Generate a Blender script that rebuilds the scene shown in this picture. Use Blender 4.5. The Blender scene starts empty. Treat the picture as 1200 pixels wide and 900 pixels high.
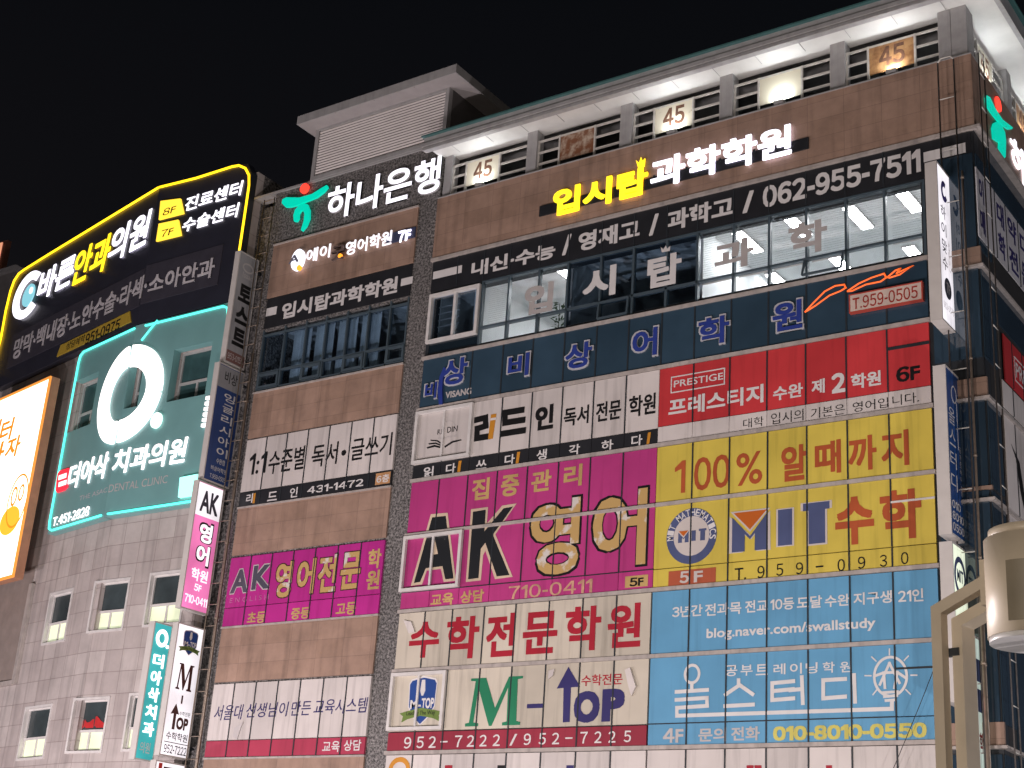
import bpy, math, random
from mathutils import Vector, Matrix
from mathutils.geometry import tessellate_polygon
random.seed(7)
SC = bpy.context.scene
COL = SC.collection

# ------------------------------------------------------------------ camera
FPX = 1756.04
YAW, PITCH, ROLL = -0.624545704, 0.363730097, 0.0705489134
CAM = Vector((0, -30, 7.4))
FWD = Vector((math.sin(YAW)*math.cos(PITCH), math.cos(YAW)*math.cos(PITCH), math.sin(PITCH)))
_r0 = Vector((math.cos(YAW), -math.sin(YAW), 0)); _u0 = _r0.cross(FWD)
RT = math.cos(ROLL)*_r0 + math.sin(ROLL)*_u0
UP = -math.sin(ROLL)*_r0 + math.cos(ROLL)*_u0
cd = bpy.data.cameras.new('camera'); co = bpy.data.objects.new('camera', cd); COL.objects.link(co)
cd.sensor_width = 36; cd.lens = FPX/1200*36; cd.clip_end = 2000
m = Matrix((RT, UP, -FWD)).transposed().to_4x4(); m.translation = CAM; co.matrix_world = m
SC.camera = co

# ------------------------------------------------------------------ night sky, street light, exposure
w = bpy.data.worlds.new('World'); SC.world = w; w.use_nodes = True
wn = w.node_tree.nodes; wl = w.node_tree.links
bg = wn['Background']
tc = wn.new('ShaderNodeTexCoord'); sp = wn.new('ShaderNodeSeparateXYZ'); wr = wn.new('ShaderNodeValToRGB')
wl.new(tc.outputs['Generated'], sp.inputs[0]); wl.new(sp.outputs['Z'], wr.inputs[0]); wl.new(wr.outputs[0], bg.inputs[0])
wr.color_ramp.elements[0].position = 0.0; wr.color_ramp.elements[0].color = (.020, .016, .018, 1)
wr.color_ramp.elements[1].position = .62; wr.color_ramp.elements[1].color = (.0026, .0031, .0042, 1)
e = wr.color_ramp.elements.new(.4); e.color = (.0050, .0048, .0060, 1)
bg.inputs[1].default_value = 1.0
def lamp(loc, power, col, size=.35):
    l = bpy.data.lights.new('unseen_street_light', 'POINT'); l.energy = power; l.color = col; l.shadow_soft_size = size
    o = bpy.data.objects.new('unseen_street_light', l); o.location = loc; COL.objects.link(o); return o
WARM = (1, .885, .865)
for x, y, z, p, c in ((-47, -15, 5.0, 5600, (1, .87, .89)), (-36, -15, 4.8, 8000, (1, .875, .895)), (-24, -18.5, 6.0, 6000, WARM),
                      (-13, -18.5, 5.8, 5600, WARM), (2.5, -11.5, 5.2, 4600, (1, .90, .86)), (-2, -44, 10.0, 8200, (1, .86, .72)), (9, 4, 6, 5200, (.95, .93, 1))):  # unseen lamps without bodies; the last is added to brighten the side facade
    lamp((x, y, z), p, c)
SC.view_settings.view_transform = 'Standard'; SC.view_settings.look = 'None'
SC.view_settings.exposure = 0.0; SC.view_settings.gamma = 1.0
SC.render.engine = 'CYCLES'
SC.cycles.use_denoising = True; SC.cycles.max_bounces = 6; SC.cycles.transparent_max_bounces = 10
SC.cycles.sample_clamp_indirect = 4.0
SC.cycles.caustics_reflective = False; SC.cycles.caustics_refractive = False

# ------------------------------------------------------------------ measuring: enlarged views of the photograph -> points on real planes
ZV = dict(A=(0,180,3.75), B=(0,400,3.75), C=(0,640,3.4625), D=(260,60,3.529), E=(240,300,3.75), F=(230,480,3.75), G=(220,680,3.75),
          H=(480,60,3.75), I=(720,40,3.75), J=(900,0,4), K=(480,270,3.75), L=(780,200,3.75), M=(980,180,3.75), N=(1000,400,3.75),
          O=(1000,620,3.214), P=(460,480,3.75), Q=(760,360,3.4286), R=(760,560,3.4286), S=(760,660,3.4286), T=(440,680,3.529),
          U=(1090,0,6), V=(1100,180,6), W=(1100,320,6), X=(1100,460,5), Y=(1090,640,3.464), Z=(0,260,4.5), a=(150,700,4.5), b=(195,270,4.286), d=(0,0,1))
def ray(p):
    if len(p) == 3: z = ZV[p[0]]; x, y = z[0]+p[1]/z[2], z[1]+p[2]/z[2]
    else: x, y = p
    return RT*((x-600)/FPX) - UP*((y-450)/FPX) + FWD
class Face:
    """A vertical plane: u along it, v = height above the ground, n = distance in front of it."""
    def __init__(s, o, u): s.o = Vector(o); s.U = Vector(u).normalized(); s.N = s.U.cross(Vector((0, 0, 1)))
    def P(s, u, v, n=0): return s.o + s.U*u + s.N*n + Vector((0, 0, v))
    def uv(s, p, n=0):
        d = ray(p); o = s.o + s.N*n
        t = (o-CAM).dot(s.N)/d.dot(s.N); h = CAM + d*t
        return (h-s.o).dot(s.U), h.z
    def u(s, p, n=0): return s.uv(p, n)[0]
    def v(s, p, n=0): return s.uv(p, n)[1]
FR = Face((0, 0, 0), (1, 0, 0))                 # main facade
SIDE = Face((-9.17, 0, 0), (0, 1, 0))           # side facade round the right corner
_xs = FR.uv((137, 512), .35)[0]
TA = math.radians(11.6)
FA = Face((_xs, 0, 0), (math.cos(TA), -math.sin(TA), 0))    # bent left wing of the clinic
FB = Face((_xs, 0, 0), (1, 0, 0))                           # its wing in line with the academy building

# ------------------------------------------------------------------ materials
MATS = {}
def _mat(name):
    m = bpy.data.materials.new(name); m.use_nodes = True; return m, m.node_tree.nodes, m.node_tree.links, m.node_tree.nodes['Principled BSDF']
def paint(name, col, rough=.5, metal=0, var=.12, scale=3.0, bump=0, spec=.5, rand=0.0, stretch=None, streak=0.0):
    if name in MATS: return MATS[name]
    m, N, L, b = _mat(name)
    b.inputs['Roughness'].default_value = rough; b.inputs['Metallic'].default_value = metal; b.inputs['Specular IOR Level'].default_value = spec
    tc = N.new('ShaderNodeTexCoord'); n = N.new('ShaderNodeTexNoise'); n.inputs['Scale'].default_value = scale; n.inputs['Detail'].default_value = 6
    src = tc.outputs['Object']
    if stretch:
        mp = N.new('ShaderNodeMapping'); mp.inputs['Scale'].default_value = stretch; L.new(src, mp.inputs[0]); src = mp.outputs[0]
    L.new(src, n.inputs['Vector'])
    mr = N.new('ShaderNodeMapRange'); mr.inputs['From Min'].default_value = .3; mr.inputs['From Max'].default_value = .7
    mr.inputs['To Min'].default_value = 1-var; mr.inputs['To Max'].default_value = 1+var; L.new(n.outputs['Fac'], mr.inputs['Value'])
    val = mr.outputs[0]
    if rand:
        oi = N.new('ShaderNodeObjectInfo'); r2 = N.new('ShaderNodeMapRange'); r2.inputs['To Min'].default_value = 1-rand; r2.inputs['To Max'].default_value = 1+rand*.4
        L.new(oi.outputs['Random'], r2.inputs['Value']); mu = N.new('ShaderNodeMath'); mu.operation = 'MULTIPLY'
        L.new(val, mu.inputs[0]); L.new(r2.outputs[0], mu.inputs[1]); val = mu.outputs[0]
    if streak:
        mp2 = N.new('ShaderNodeMapping'); mp2.inputs['Scale'].default_value = (6, 6, .35); L.new(tc.outputs['Object'], mp2.inputs[0])
        n2 = N.new('ShaderNodeTexNoise'); n2.inputs['Scale'].default_value = 1.3; n2.inputs['Detail'].default_value = 5; L.new(mp2.outputs[0], n2.inputs['Vector'])
        r3 = N.new('ShaderNodeMapRange'); r3.inputs['From Min'].default_value = .52; r3.inputs['From Max'].default_value = .75; r3.inputs['To Min'].default_value = 1; r3.inputs['To Max'].default_value = 1-streak
        L.new(n2.outputs['Fac'], r3.inputs['Value']); mu = N.new('ShaderNodeMath'); mu.operation = 'MULTIPLY'
        L.new(val, mu.inputs[0]); L.new(r3.outputs[0], mu.inputs[1]); val = mu.outputs[0]
    mx = N.new('ShaderNodeMix'); mx.data_type = 'RGBA'; mx.blend_type = 'MULTIPLY'; mx.inputs[0].default_value = 1
    mx.inputs[6].default_value = (*col, 1); L.new(val, mx.inputs[7]); L.new(mx.outputs[2], b.inputs['Base Color'])
    if bump:
        bp = N.new('ShaderNodeBump'); bp.inputs['Strength'].default_value = bump; bp.inputs['Distance'].default_value = .02
        n3 = N.new('ShaderNodeTexNoise'); n3.inputs['Scale'].default_value = scale*6; L.new(tc.outputs['Object'], n3.inputs['Vector'])
        L.new(n3.outputs['Fac'], bp.inputs['Height']); L.new(bp.outputs[0], b.inputs['Normal'])
    MATS[name] = m; return m
def vinyl(name, col, rough=.38, var=.05, rand=.1, streak=.12): return paint('vinyl_'+name, col, rough, 0, var*1.7, .9, 0, .4, rand*1.2, None, streak*1.6)
def glow(name, col, s):
    k = 'glow_'+name
    if k in MATS: return MATS[k]
    m, N, L, b = _mat(k)
    b.inputs['Base Color'].default_value = (*[min(1, c*.8) for c in col], 1); b.inputs['Roughness'].default_value = .4
    b.inputs['Emission Color'].default_value = (*col, 1); b.inputs['Emission Strength'].default_value = s
    MATS[k] = m; return m
def lightbox(name, col, s):
    """Backlit acrylic: tubes behind it leave soft brighter bands."""
    k = 'lightbox_'+name
    if k in MATS: return MATS[k]
    m, N, L, b = _mat(k)
    b.inputs['Base Color'].default_value = (*[c*.7 for c in col], 1); b.inputs['Roughness'].default_value = .35
    b.inputs['Emission Color'].default_value = (*col, 1)
    tc = N.new('ShaderNodeTexCoord'); n = N.new('ShaderNodeTexNoise'); n.inputs['Scale'].default_value = .9; n.inputs['Detail'].default_value = 1
    L.new(tc.outputs['Object'], n.inputs['Vector'])
    mr = N.new('ShaderNodeMapRange'); mr.inputs['From Min'].default_value = .3; mr.inputs['From Max'].default_value = .7; mr.inputs['To Min'].default_value = s*.72; mr.inputs['To Max'].default_value = s*1.25
    L.new(n.outputs['Fac'], mr.inputs['Value']); L.new(mr.outputs[0], b.inputs['Emission Strength'])
    MATS[k] = m; return m
def tiles(name, c1, c2, joint, tw, th, mort=.012, off=.0, rough=.55, var=.12, bump=.25, axis='XZ'):
    if name in MATS: return MATS[name]
    m, N, L, b = _mat(name); b.inputs['Roughness'].default_value = rough
    tc = N.new('ShaderNodeTexCoord'); sp = N.new('ShaderNodeSeparateXYZ'); cb = N.new('ShaderNodeCombineXYZ'); L.new(tc.outputs['Object'], sp.inputs[0])
    a = sp.outputs[axis[0]]
    L.new(a, cb.inputs[0]); L.new(sp.outputs['Z'], cb.inputs[1])
    br = N.new('ShaderNodeTexBrick'); br.inputs['Scale'].default_value = 1; br.inputs['Brick Width'].default_value = tw; br.inputs['Row Height'].default_value = th
    br.inputs['Mortar Size'].default_value = mort; br.offset = off; br.inputs['Bias'].default_value = 0; br.inputs['Mortar Smooth'].default_value = .1
    br.inputs['Color1'].default_value = (*c1, 1); br.inputs['Color2'].default_value = (*c2, 1); br.inputs['Mortar'].default_value = (*joint, 1)
    L.new(cb.outputs[0], br.inputs['Vector'])
    n = N.new('ShaderNodeTexNoise'); n.inputs['Scale'].default_value = 1.1; n.inputs['Detail'].default_value = 8; n.inputs['Roughness'].default_value = .65; L.new(tc.outputs['Object'], n.inputs['Vector'])
    mr = N.new('ShaderNodeMapRange'); mr.inputs['From Min'].default_value = .3; mr.inputs['From Max'].default_value = .7; mr.inputs['To Min'].default_value = 1-var; mr.inputs['To Max'].default_value = 1+var
    L.new(n.outputs['Fac'], mr.inputs['Value'])
    mx = N.new('ShaderNodeMix'); mx.data_type = 'RGBA'; mx.blend_type = 'MULTIPLY'; mx.inputs[0].default_value = 1
    mp2 = N.new('ShaderNodeMapping'); mp2.inputs['Scale'].default_value = (3.5, 3.5, .22); L.new(tc.outputs['Object'], mp2.inputs[0])
    n2 = N.new('ShaderNodeTexNoise'); n2.inputs['Scale'].default_value = 1.2; n2.inputs['Detail'].default_value = 7; L.new(mp2.outputs[0], n2.inputs['Vector'])
    r3 = N.new('ShaderNodeMapRange'); r3.inputs['From Min'].default_value = .5; r3.inputs['From Max'].default_value = .74; r3.inputs['To Min'].default_value = 1; r3.inputs['To Max'].default_value = .72
    L.new(n2.outputs['Fac'], r3.inputs['Value']); mu = N.new('ShaderNodeMath'); mu.operation = 'MULTIPLY'; L.new(mr.outputs[0], mu.inputs[0]); L.new(r3.outputs[0], mu.inputs[1])
    L.new(br.outputs['Color'], mx.inputs[6]); L.new(mu.outputs[0], mx.inputs[7]); L.new(mx.outputs[2], b.inputs['Base Color'])
    bp = N.new('ShaderNodeBump'); bp.inputs['Strength'].default_value = bump; bp.inputs['Distance'].default_value = .01; bp.invert = True
    L.new(br.outputs['Fac'], bp.inputs['Height']); L.new(bp.outputs[0], b.inputs['Normal'])
    MATS[name] = m; return m
def granite(name, lo, hi, scale=22):
    if name in MATS: return MATS[name]
    m, N, L, b = _mat(name); b.inputs['Roughness'].default_value = .55
    tc = N.new('ShaderNodeTexCoord'); n = N.new('ShaderNodeTexNoise'); n.inputs['Scale'].default_value = scale; n.inputs['Detail'].default_value = 4; n.inputs['Roughness'].default_value = .8
    L.new(tc.outputs['Object'], n.inputs['Vector']); r = N.new('ShaderNodeValToRGB'); L.new(n.outputs['Fac'], r.inputs[0])
    r.color_ramp.elements[0].position = .42; r.color_ramp.elements[0].color = (*lo, 1); r.color_ramp.elements[1].position = .66; r.color_ramp.elements[1].color = (*hi, 1)
    n2 = N.new('ShaderNodeTexNoise'); n2.inputs['Scale'].default_value = .8; n2.inputs['Detail'].default_value = 4; L.new(tc.outputs['Object'], n2.inputs['Vector'])
    mr = N.new('ShaderNodeMapRange'); mr.inputs['To Min'].default_value = .7; mr.inputs['To Max'].default_value = 1.3; L.new(n2.outputs['Fac'], mr.inputs['Value'])
    mx = N.new('ShaderNodeMix'); mx.data_type = 'RGBA'; mx.blend_type = 'MULTIPLY'; mx.inputs[0].default_value = 1
    L.new(r.outputs[0], mx.inputs[6]); L.new(mr.outputs[0], mx.inputs[7]); L.new(mx.outputs[2], b.inputs['Base Color'])
    MATS[name] = m; return m
def peeling(name, c1, c2, lo=.45, hi=.52, scale=2.2, rough=.4, metal=0):
    if name in MATS: return MATS[name]
    m, N, L, b = _mat(name); b.inputs['Roughness'].default_value = rough; b.inputs['Metallic'].default_value = metal
    tc = N.new('ShaderNodeTexCoord'); n = N.new('ShaderNodeTexNoise'); n.inputs['Scale'].default_value = scale; n.inputs['Detail'].default_value = 7; n.inputs['Roughness'].default_value = .6
    L.new(tc.outputs['Object'], n.inputs['Vector']); r = N.new('ShaderNodeValToRGB'); L.new(n.outputs['Fac'], r.inputs[0])
    r.color_ramp.elements[0].position = lo; r.color_ramp.elements[0].color = (*c1, 1); r.color_ramp.elements[1].position = hi; r.color_ramp.elements[1].color = (*c2, 1)
    L.new(r.outputs[0], b.inputs['Base Color']); MATS[name] = m; return m
def clear_glass(name, tint=(.92, .96, 1), refl=.09):
    if name in MATS: return MATS[name]
    m, N, L, b = _mat(name); N.remove(b); out = N['Material Output']
    t = N.new('ShaderNodeBsdfTransparent'); t.inputs[0].default_value = (*tint, 1); g = N.new('ShaderNodeBsdfGlossy'); g.inputs['Roughness'].default_value = .03
    mx = N.new('ShaderNodeMixShader'); mx.inputs[0].default_value = refl; L.new(t.outputs[0], mx.inputs[1]); L.new(g.outputs[0], mx.inputs[2]); L.new(mx.outputs[0], out.inputs[0])
    MATS[name] = m; return m

BROWN = tiles('terracotta_cladding', (.335, .222, .170), (.298, .195, .146), (.235, .155, .117), .95, .50, .007, 0, .55, .24)
BROWNS = tiles('terracotta_cladding_return', (.335, .222, .170), (.298, .195, .146), (.235, .155, .117), .95, .50, .007, 0, .55, .24, axis='YZ')
GRAN = granite('dark_speckled_granite', (.026, .025, .025), (.36, .34, .335), 15)
TILE = tiles('grey_stone_tiles', (.50, .455, .44), (.42, .37, .36), (.30, .255, .245), .74, .66, .011, 0, .42, .14)
LEDGE = paint('ledge_paint', (.40, .36, .34), .45, 0, .15, 4, 0, .5, 0, None, .25)
WMETAL = paint('white_frame_metal', (.62, .60, .59), .4, 0, .08, 5)
GMETAL = paint('grey_painted_metal', (.34, .335, .34), .45, 0, .1, 4, 0, .5, 0, None, .15)
DMETAL = paint('dark_frame_metal', (.025, .03, .036), .4, 0, .1)
BMETAL = paint('blue_frame_metal', (.06, .085, .105), .35, 0, .1)
DARK = paint('dark_recess', (.018, .018, .02), .8)
NAVYG = paint('navy_spandrel_glass', (.032, .062, .095), .12, 0, .15, .8, 0, .6, .18)
DGLASS = paint('dark_tinted_glass', (.010, .018, .026), .05, 0, .2, .6, 0, .7, .2)
CGLASS = paint('blue_reflective_glass', (.028, .05, .075), .04, 0, .15, .8, 0, 1.0, .2)
GLASS = clear_glass('window_glass', (1, 1, 1), .06)
GLASS2 = clear_glass('tinted_window_glass', (.76, .85, .93), .09)
BLACK = paint('black_vinyl', (.012, .012, .014), .35, 0, .1)
CHAR = paint('charcoal_vinyl', (.02, .021, .025), .4, 0, .15, 2)
WHITEV = paint('white_vinyl', (.66, .64, .64), .4, 0, .06)
GREYV = paint('pale_grey_vinyl', (.48, .45, .45), .45, 0, .08)
RUSTM = paint('weathered_pipe', (.24, .19, .15), .45, .3, .2, 8)
RAILM = paint('pale_railing', (.52, .50, .47), .5, 0, .15, 6)
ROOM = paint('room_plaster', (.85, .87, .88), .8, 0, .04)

# ------------------------------------------------------------------ mesh building
BASE = {}
def empty(name, base):
    o = bpy.data.objects.new(name, None); o.location = base; COL.objects.link(o); BASE[o.name] = Vector(base); return o
def tag(o, label, cat, group=None, kind=None):
    if label: o['label'] = label
    if cat: o['category'] = cat
    if group: o['group'] = group
    o['kind'] = kind or 'thing'
    return o
def thing(name, label, cat, base, group=None): return tag(empty(name, base), label, cat, group)
class MB:
    def __init__(s): s.v = []; s.f = []; s.sm = set()
    def _q(s, pts, quads):
        b = len(s.v); s.v += [Vector(p) for p in pts]; s.f += [tuple(b+i for i in q) for q in quads]; return s
    def hexa(s, c):   # 8 corners, bottom four then top four
        return s._q(c, [(0,3,2,1),(4,5,6,7),(0,1,5,4),(1,2,6,5),(2,3,7,6),(3,0,4,7)])
    def box(s, F, u0, u1, v0, v1, n0, n1):
        return s.hexa([F.P(u0,v0,n1),F.P(u1,v0,n1),F.P(u1,v0,n0),F.P(u0,v0,n0),F.P(u0,v1,n1),F.P(u1,v1,n1),F.P(u1,v1,n0),F.P(u0,v1,n0)])
    def wbox(s, x0, x1, y0, y1, z0, z1): return s.box(FR, x0, x1, z0, z1, -y1, -y0)
    def poly(s, F, pts, n0, n1):
        a = sum(pts[i-1][0]*pts[i][1]-pts[i][0]*pts[i-1][1] for i in range(len(pts)))
        if a < 0: pts = pts[::-1]
        k = len(pts); b = len(s.v)
        s.v += [F.P(u, v, n1) for u, v in pts] + [F.P(u, v, n0) for u, v in pts]
        for t in tessellate_polygon([[Vector((u, v, 0)) for u, v in pts]]):
            x, y, z = [pts[i] for i in t]
            if (y[0]-x[0])*(z[1]-x[1])-(y[1]-x[1])*(z[0]-x[0]) < 0: t = t[::-1]
            s.f.append(tuple(b+i for i in t)); s.f.append(tuple(b+k+i for i in t[::-1]))
        for i in range(k): j = (i+1) % k; s.f.append((b+i, b+k+i, b+k+j, b+j))
        return s
    def ring(s, F, c, ro, ri, n0, n1, a0=0, a1=360, seg=48, tilt=0.0):
        full = abs(a1-a0) >= 360; k = seg if full else seg+1; b = len(s.v)
        for i in range(k):
            a = math.radians(a0+(a1-a0)*i/seg); ca, sa = math.cos(a), math.sin(a)
            for r, n in ((ro, n1), (ri, n1), (ri, n0), (ro, n0)): s.v.append(F.P(c[0]+r[0]*ca+tilt*r[1]*sa, c[1]+r[1]*sa, n))
        for i in range(seg):
            p, q = b+4*i, b+4*((i+1) % k)
            for j in range(4): s.f.append((p+j, q+j, q+(j+1) % 4, p+(j+1) % 4))
        if not full: s.f.append((b, b+1, b+2, b+3)); e = b+4*seg; s.f.append((e+3, e+2, e+1, e))
        return s
    def disc(s, F, c, r, n0, n1, seg=32): return s.poly(F, [(c[0]+r[0]*math.cos(2*math.pi*i/seg), c[1]+r[1]*math.sin(2*math.pi*i/seg)) for i in range(seg)], n0, n1)
    def tube(s, pts, r, seg=8, square=False):
        pts = [Vector(p) for p in pts]; b = len(s.v); k = 4 if square else seg; up = None
        for i, p in enumerate(pts):
            d0 = (p-pts[i-1]).normalized() if i else None; d1 = (pts[i+1]-p).normalized() if i < len(pts)-1 else None
            d = ((d0 or d1)+(d1 or d0)).normalized()
            if up is None: up = Vector((0,0,1)) if abs(d.z) < .9 else Vector((0,-1,0))
            sx = d.cross(up).normalized(); sy = sx.cross(d).normalized(); up = sy
            kk = 1/max(.5, (d0 or d1).dot(d)) if d0 and d1 else 1
            for j in range(k):
                a = 2*math.pi*(j+.5)/k; s.v.append(p+(sx*math.cos(a)*kk+sy*math.sin(a)*kk)*r)
        for i in range(len(pts)-1):
            for j in range(k):
                f = (b+i*k+j, b+i*k+(j+1) % k, b+(i+1)*k+(j+1) % k, b+(i+1)*k+j); s.f.append(f)
                if not square: s.sm.add(len(s.f)-1)
        s.f.append(tuple(b+j for j in range(k))[::-1]); s.f.append(tuple(b+(len(pts)-1)*k+j for j in range(k)))
        return s
    def frame(s, F, u0, u1, v0, v1, n0, n1, t):
        s.box(F, u0, u1, v0, v0+t, n0, n1); s.box(F, u0, u1, v1-t, v1, n0, n1)
        s.box(F, u0, u0+t, v0+t, v1-t, n0, n1); return s.box(F, u1-t, u1, v0+t, v1-t, n0, n1)
    def holes(s, F, u0, u1, v0, v1, n0, n1, hs):
        us = sorted({u0, u1, *[min(max(x, u0), u1) for h in hs for x in h[:2]]}); vs = sorted({v0, v1, *[min(max(x, v0), v1) for h in hs for x in h[2:]]})
        for i in range(len(us)-1):
            run = None
            for j in range(len(vs)-1):
                uc, vc = (us[i]+us[i+1])/2, (vs[j]+vs[j+1])/2
                solid = not any(h[0] < uc < h[1] and h[2] < vc < h[3] for h in hs)
                if solid and run is None: run = vs[j]
                if not solid and run is not None: s.box(F, us[i], us[i+1], run, vs[j], n0, n1); run = None
            if run is not None: s.box(F, us[i], us[i+1], run, v1, n0, n1)
        return s
    def make(s, name, mat, parent=None, base=None):
        o0 = BASE[parent.name] if parent else (Vector(base) if base is not None else sum(s.v, Vector())/max(1, len(s.v)))
        me = bpy.data.meshes.new(name); me.from_pydata([tuple(p-o0) for p in s.v], [], s.f)
        for i in s.sm: me.polygons[i].use_smooth = True
        me.materials.append(mat); me.update()
        o = bpy.data.objects.new(name, me); COL.objects.link(o)
        if parent: o.parent = parent
        else: o.location = o0
        BASE[o.name] = o0; return o

_tx = {}
def glyphs(s, off, solid, res):
    k = (s, off, solid, res)
    if k not in _tx:
        c = bpy.data.curves.new('lettering', 'FONT'); c.body = s; c.offset = off; c.resolution_u = res
        if solid: c.extrude = .5
        o = bpy.data.objects.new('lettering', c); COL.objects.link(o)
        dg = bpy.context.evaluated_depsgraph_get(); dg.update()
        me = o.evaluated_get(dg).to_mesh()
        v = [tuple(p.co) for p in me.vertices]; f = [tuple(p.vertices) for p in me.polygons]
        o.evaluated_get(dg).to_mesh_clear(); bpy.data.objects.remove(o); bpy.data.curves.remove(c)
        _tx[k] = (v, f)
    return _tx[k]
_WIDE = {c: chr(ord(c)+0xFEE0) for c in '023456789%'}
_wd = {}
def figure_one(off, solid):
    """A plain 1 with a flag, as on the phone numbers."""
    z = glyphs(_WIDE['0'], off, False, 3)[0]; y0, y1 = min(p[1] for p in z), max(p[1] for p in z)
    w_ = .10+2*off; fl = .17; h = (y1-y0)
    pts = [(fl, y0), (fl+w_, y0), (fl+w_, y1), (fl+w_*.15, y1), (0, y1-h*.20), (0, y1-h*.20-w_*.95), (fl, y1-h*.17-w_*.62)]
    tri = [t for t in tessellate_polygon([[Vector((x, y, 0)) for x, y in pts]])]
    up = []
    for t in tri:
        A, B, C = [pts[i] for i in t]
        up.append(t if (B[0]-A[0])*(C[1]-A[1])-(B[1]-A[1])*(C[0]-A[0]) > 0 else t[::-1])
    if not solid: return [(x, y, 0) for x, y in pts], [tuple(t) for t in up]
    k = len(pts); v = [(x, y, .5) for x, y in pts]+[(x, y, -.5) for x, y in pts]
    return v, [tuple(t) for t in up]+[tuple(i+k for i in t[::-1]) for t in up]+[(i, i+k, (i+1) % k+k, (i+1) % k) for i in range(k)]
def word(s, off, solid, res):
    """Outline of a word; words with figures are set character by character so that every 1 gets its flag."""
    if not any(c.isdigit() for c in s): return glyphs(s, off, solid, res)
    k = (s, off, solid, res)
    if k not in _wd:
        V, Fc, x = [], [], 0.0
        for c in s:
            if c == ' ': x += .28; continue
            v, f = figure_one(off, solid) if c == '1' else glyphs(_WIDE.get(c, c), off, solid, res)
            x0 = min(p[0] for p in v); w_ = max(p[0] for p in v)-x0
            dy = 0
            if c == '-': dy = .30-sum(p[1] for p in v)/len(v)
            b = len(V); V += [(p[0]-x0+x, p[1]+dy, p[2]) for p in v]; Fc += [tuple(b+i for i in t) for t in f]
            x += w_+.085-off*.8
        _wd[k] = (V, Fc)
    return _wd[k]
def put(mb, F, s, u0, u1, v0, v1, n0, n1=None, off=.012, res=3, shear=0.0, grow=0.0):
    """Lettering fitted into the box u0..u1 x v0..v1 of a face; solid from n0 to n1, or a film at n0."""
    k_ = max(0.0, off-.013)
    v0_, f0_ = word(s, min(off, .013), n1 is not None, res); v, f = v0_, f0_
    if k_ > .004:      # heavy faces: the same outline set four times, a hair apart
        v, f = [], []
        for i, (dx, dy) in enumerate(((-k_, -k_), (k_, -k_), (-k_, k_), (k_, k_))):
            b = len(v); v += [(x+dx, y+dy, (z if n1 is not None else i*.0005)) if n1 is None else (x+dx, y+dy, z*(1-.012*i)) for x, y, z in v0_]; f += [tuple(b+j for j in t) for t in f0_]
    xs = [p[0] for p in v]; ys = [p[1] for p in v]; x0, x1, y0, y1 = min(xs), max(xs), min(ys), max(ys)
    u0 -= grow; u1 += grow; v0 -= grow; v1 += grow
    b = len(mb.v)
    for x, y, z in v:
        tv = (y-y0)/(y1-y0)
        mb.v.append(F.P(u0+(u1-u0)*(x-x0)/(x1-x0)+shear*(tv-.5)*(v1-v0), v0+(v1-v0)*tv, n0+z if n1 is None else n0+(n1-n0)*(z+.5)))
    mb.f += [tuple(b+i for i in t) for t in f]; return mb
def txt(parent, F, s, L, R, B, T, mat, n0, n1=None, off=.012, name='lettering', res=3, shear=0.0, grow=0.0, dv=(0, 0)):
    n = n1 if n1 is not None else n0
    mb = MB(); put(mb, F, s, F.u(L, n), F.u(R, n), F.v(B, n)+dv[0], F.v(T, n)+dv[1], n0, n1, off, res, shear, grow)
    return mb.make(name, mat, parent)
def stack(parent, F, s, u0, u1, v0, v1, mat, n0, off=.015, gap=.12, name='lettering', n1=None):
    mb = MB(); h = (v1-v0)/len(s)
    for i, c in enumerate(s): put(mb, F, c, u0, u1, v1-h*(i+1)+h*gap/2, v1-h*i-h*gap/2, n0, n1, off)
    return mb.make(name, mat, parent)
def pp(F, t, pts, n=0): return [F.uv((t, x, y), n) for x, y in pts]

# ------------------------------------------------------------------ ground (below the frame)
def struct(name, mb, mat): o = mb.make(name, mat, base=(0, 0, 0)); o['kind'] = 'structure'; return o
struct('ground', MB().wbox(-400, 400, -400, 400, -.5, 0), paint('ground_concrete', (.12, .115, .11), .9, 0, .2, .5))
struct('road', MB().wbox(-400, 400, -22, -7, 0, .012), paint('asphalt', (.05, .05, .052), .85, 0, .25, 2, .2))
struct('pavement', MB().wbox(-120, -7.2, -7, -.4, .004, .15), tiles('paving_blocks', (.26, .24, .23), (.22, .2, .2), (.1, .09, .09), .3, .3, .008))
struct('road_marking', MB().wbox(-400, 400, -14.6, -14.45, .016, .02), paint('road_paint', (.7, .55, .1), .7))

# ------------------------------------------------------------------ levels of the academy building
Z7, Z6, Z5, Z5M, Z4, Z4M, Z3 = 22.70, 21.17, 19.14, 17.63, 15.575, 14.02, 11.96
ZB, ZP, ZBB, ZEV = 25.73, 27.70, 24.72, 29.12
UL, UM, UR, UC = -24.67, -17.13, -10.34, -9.17
BL, BR = -31.13, -25.40
COLS_L = [UL+i*(UM-UL)/8 for i in range(9)]
COLS_R = [UM+i*(UR-UM)/7 for i in range(8)]
BCOLS = [BL+i*(BR-BL)/7 for i in range(8)]

acad = thing('academy_building', 'tall brown clad block with dark granite strip, window signs and open top floor', 'building', (-17, 0, 0))
def ap(name, mb, mat): return mb.make(name, mat, acad)
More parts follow.
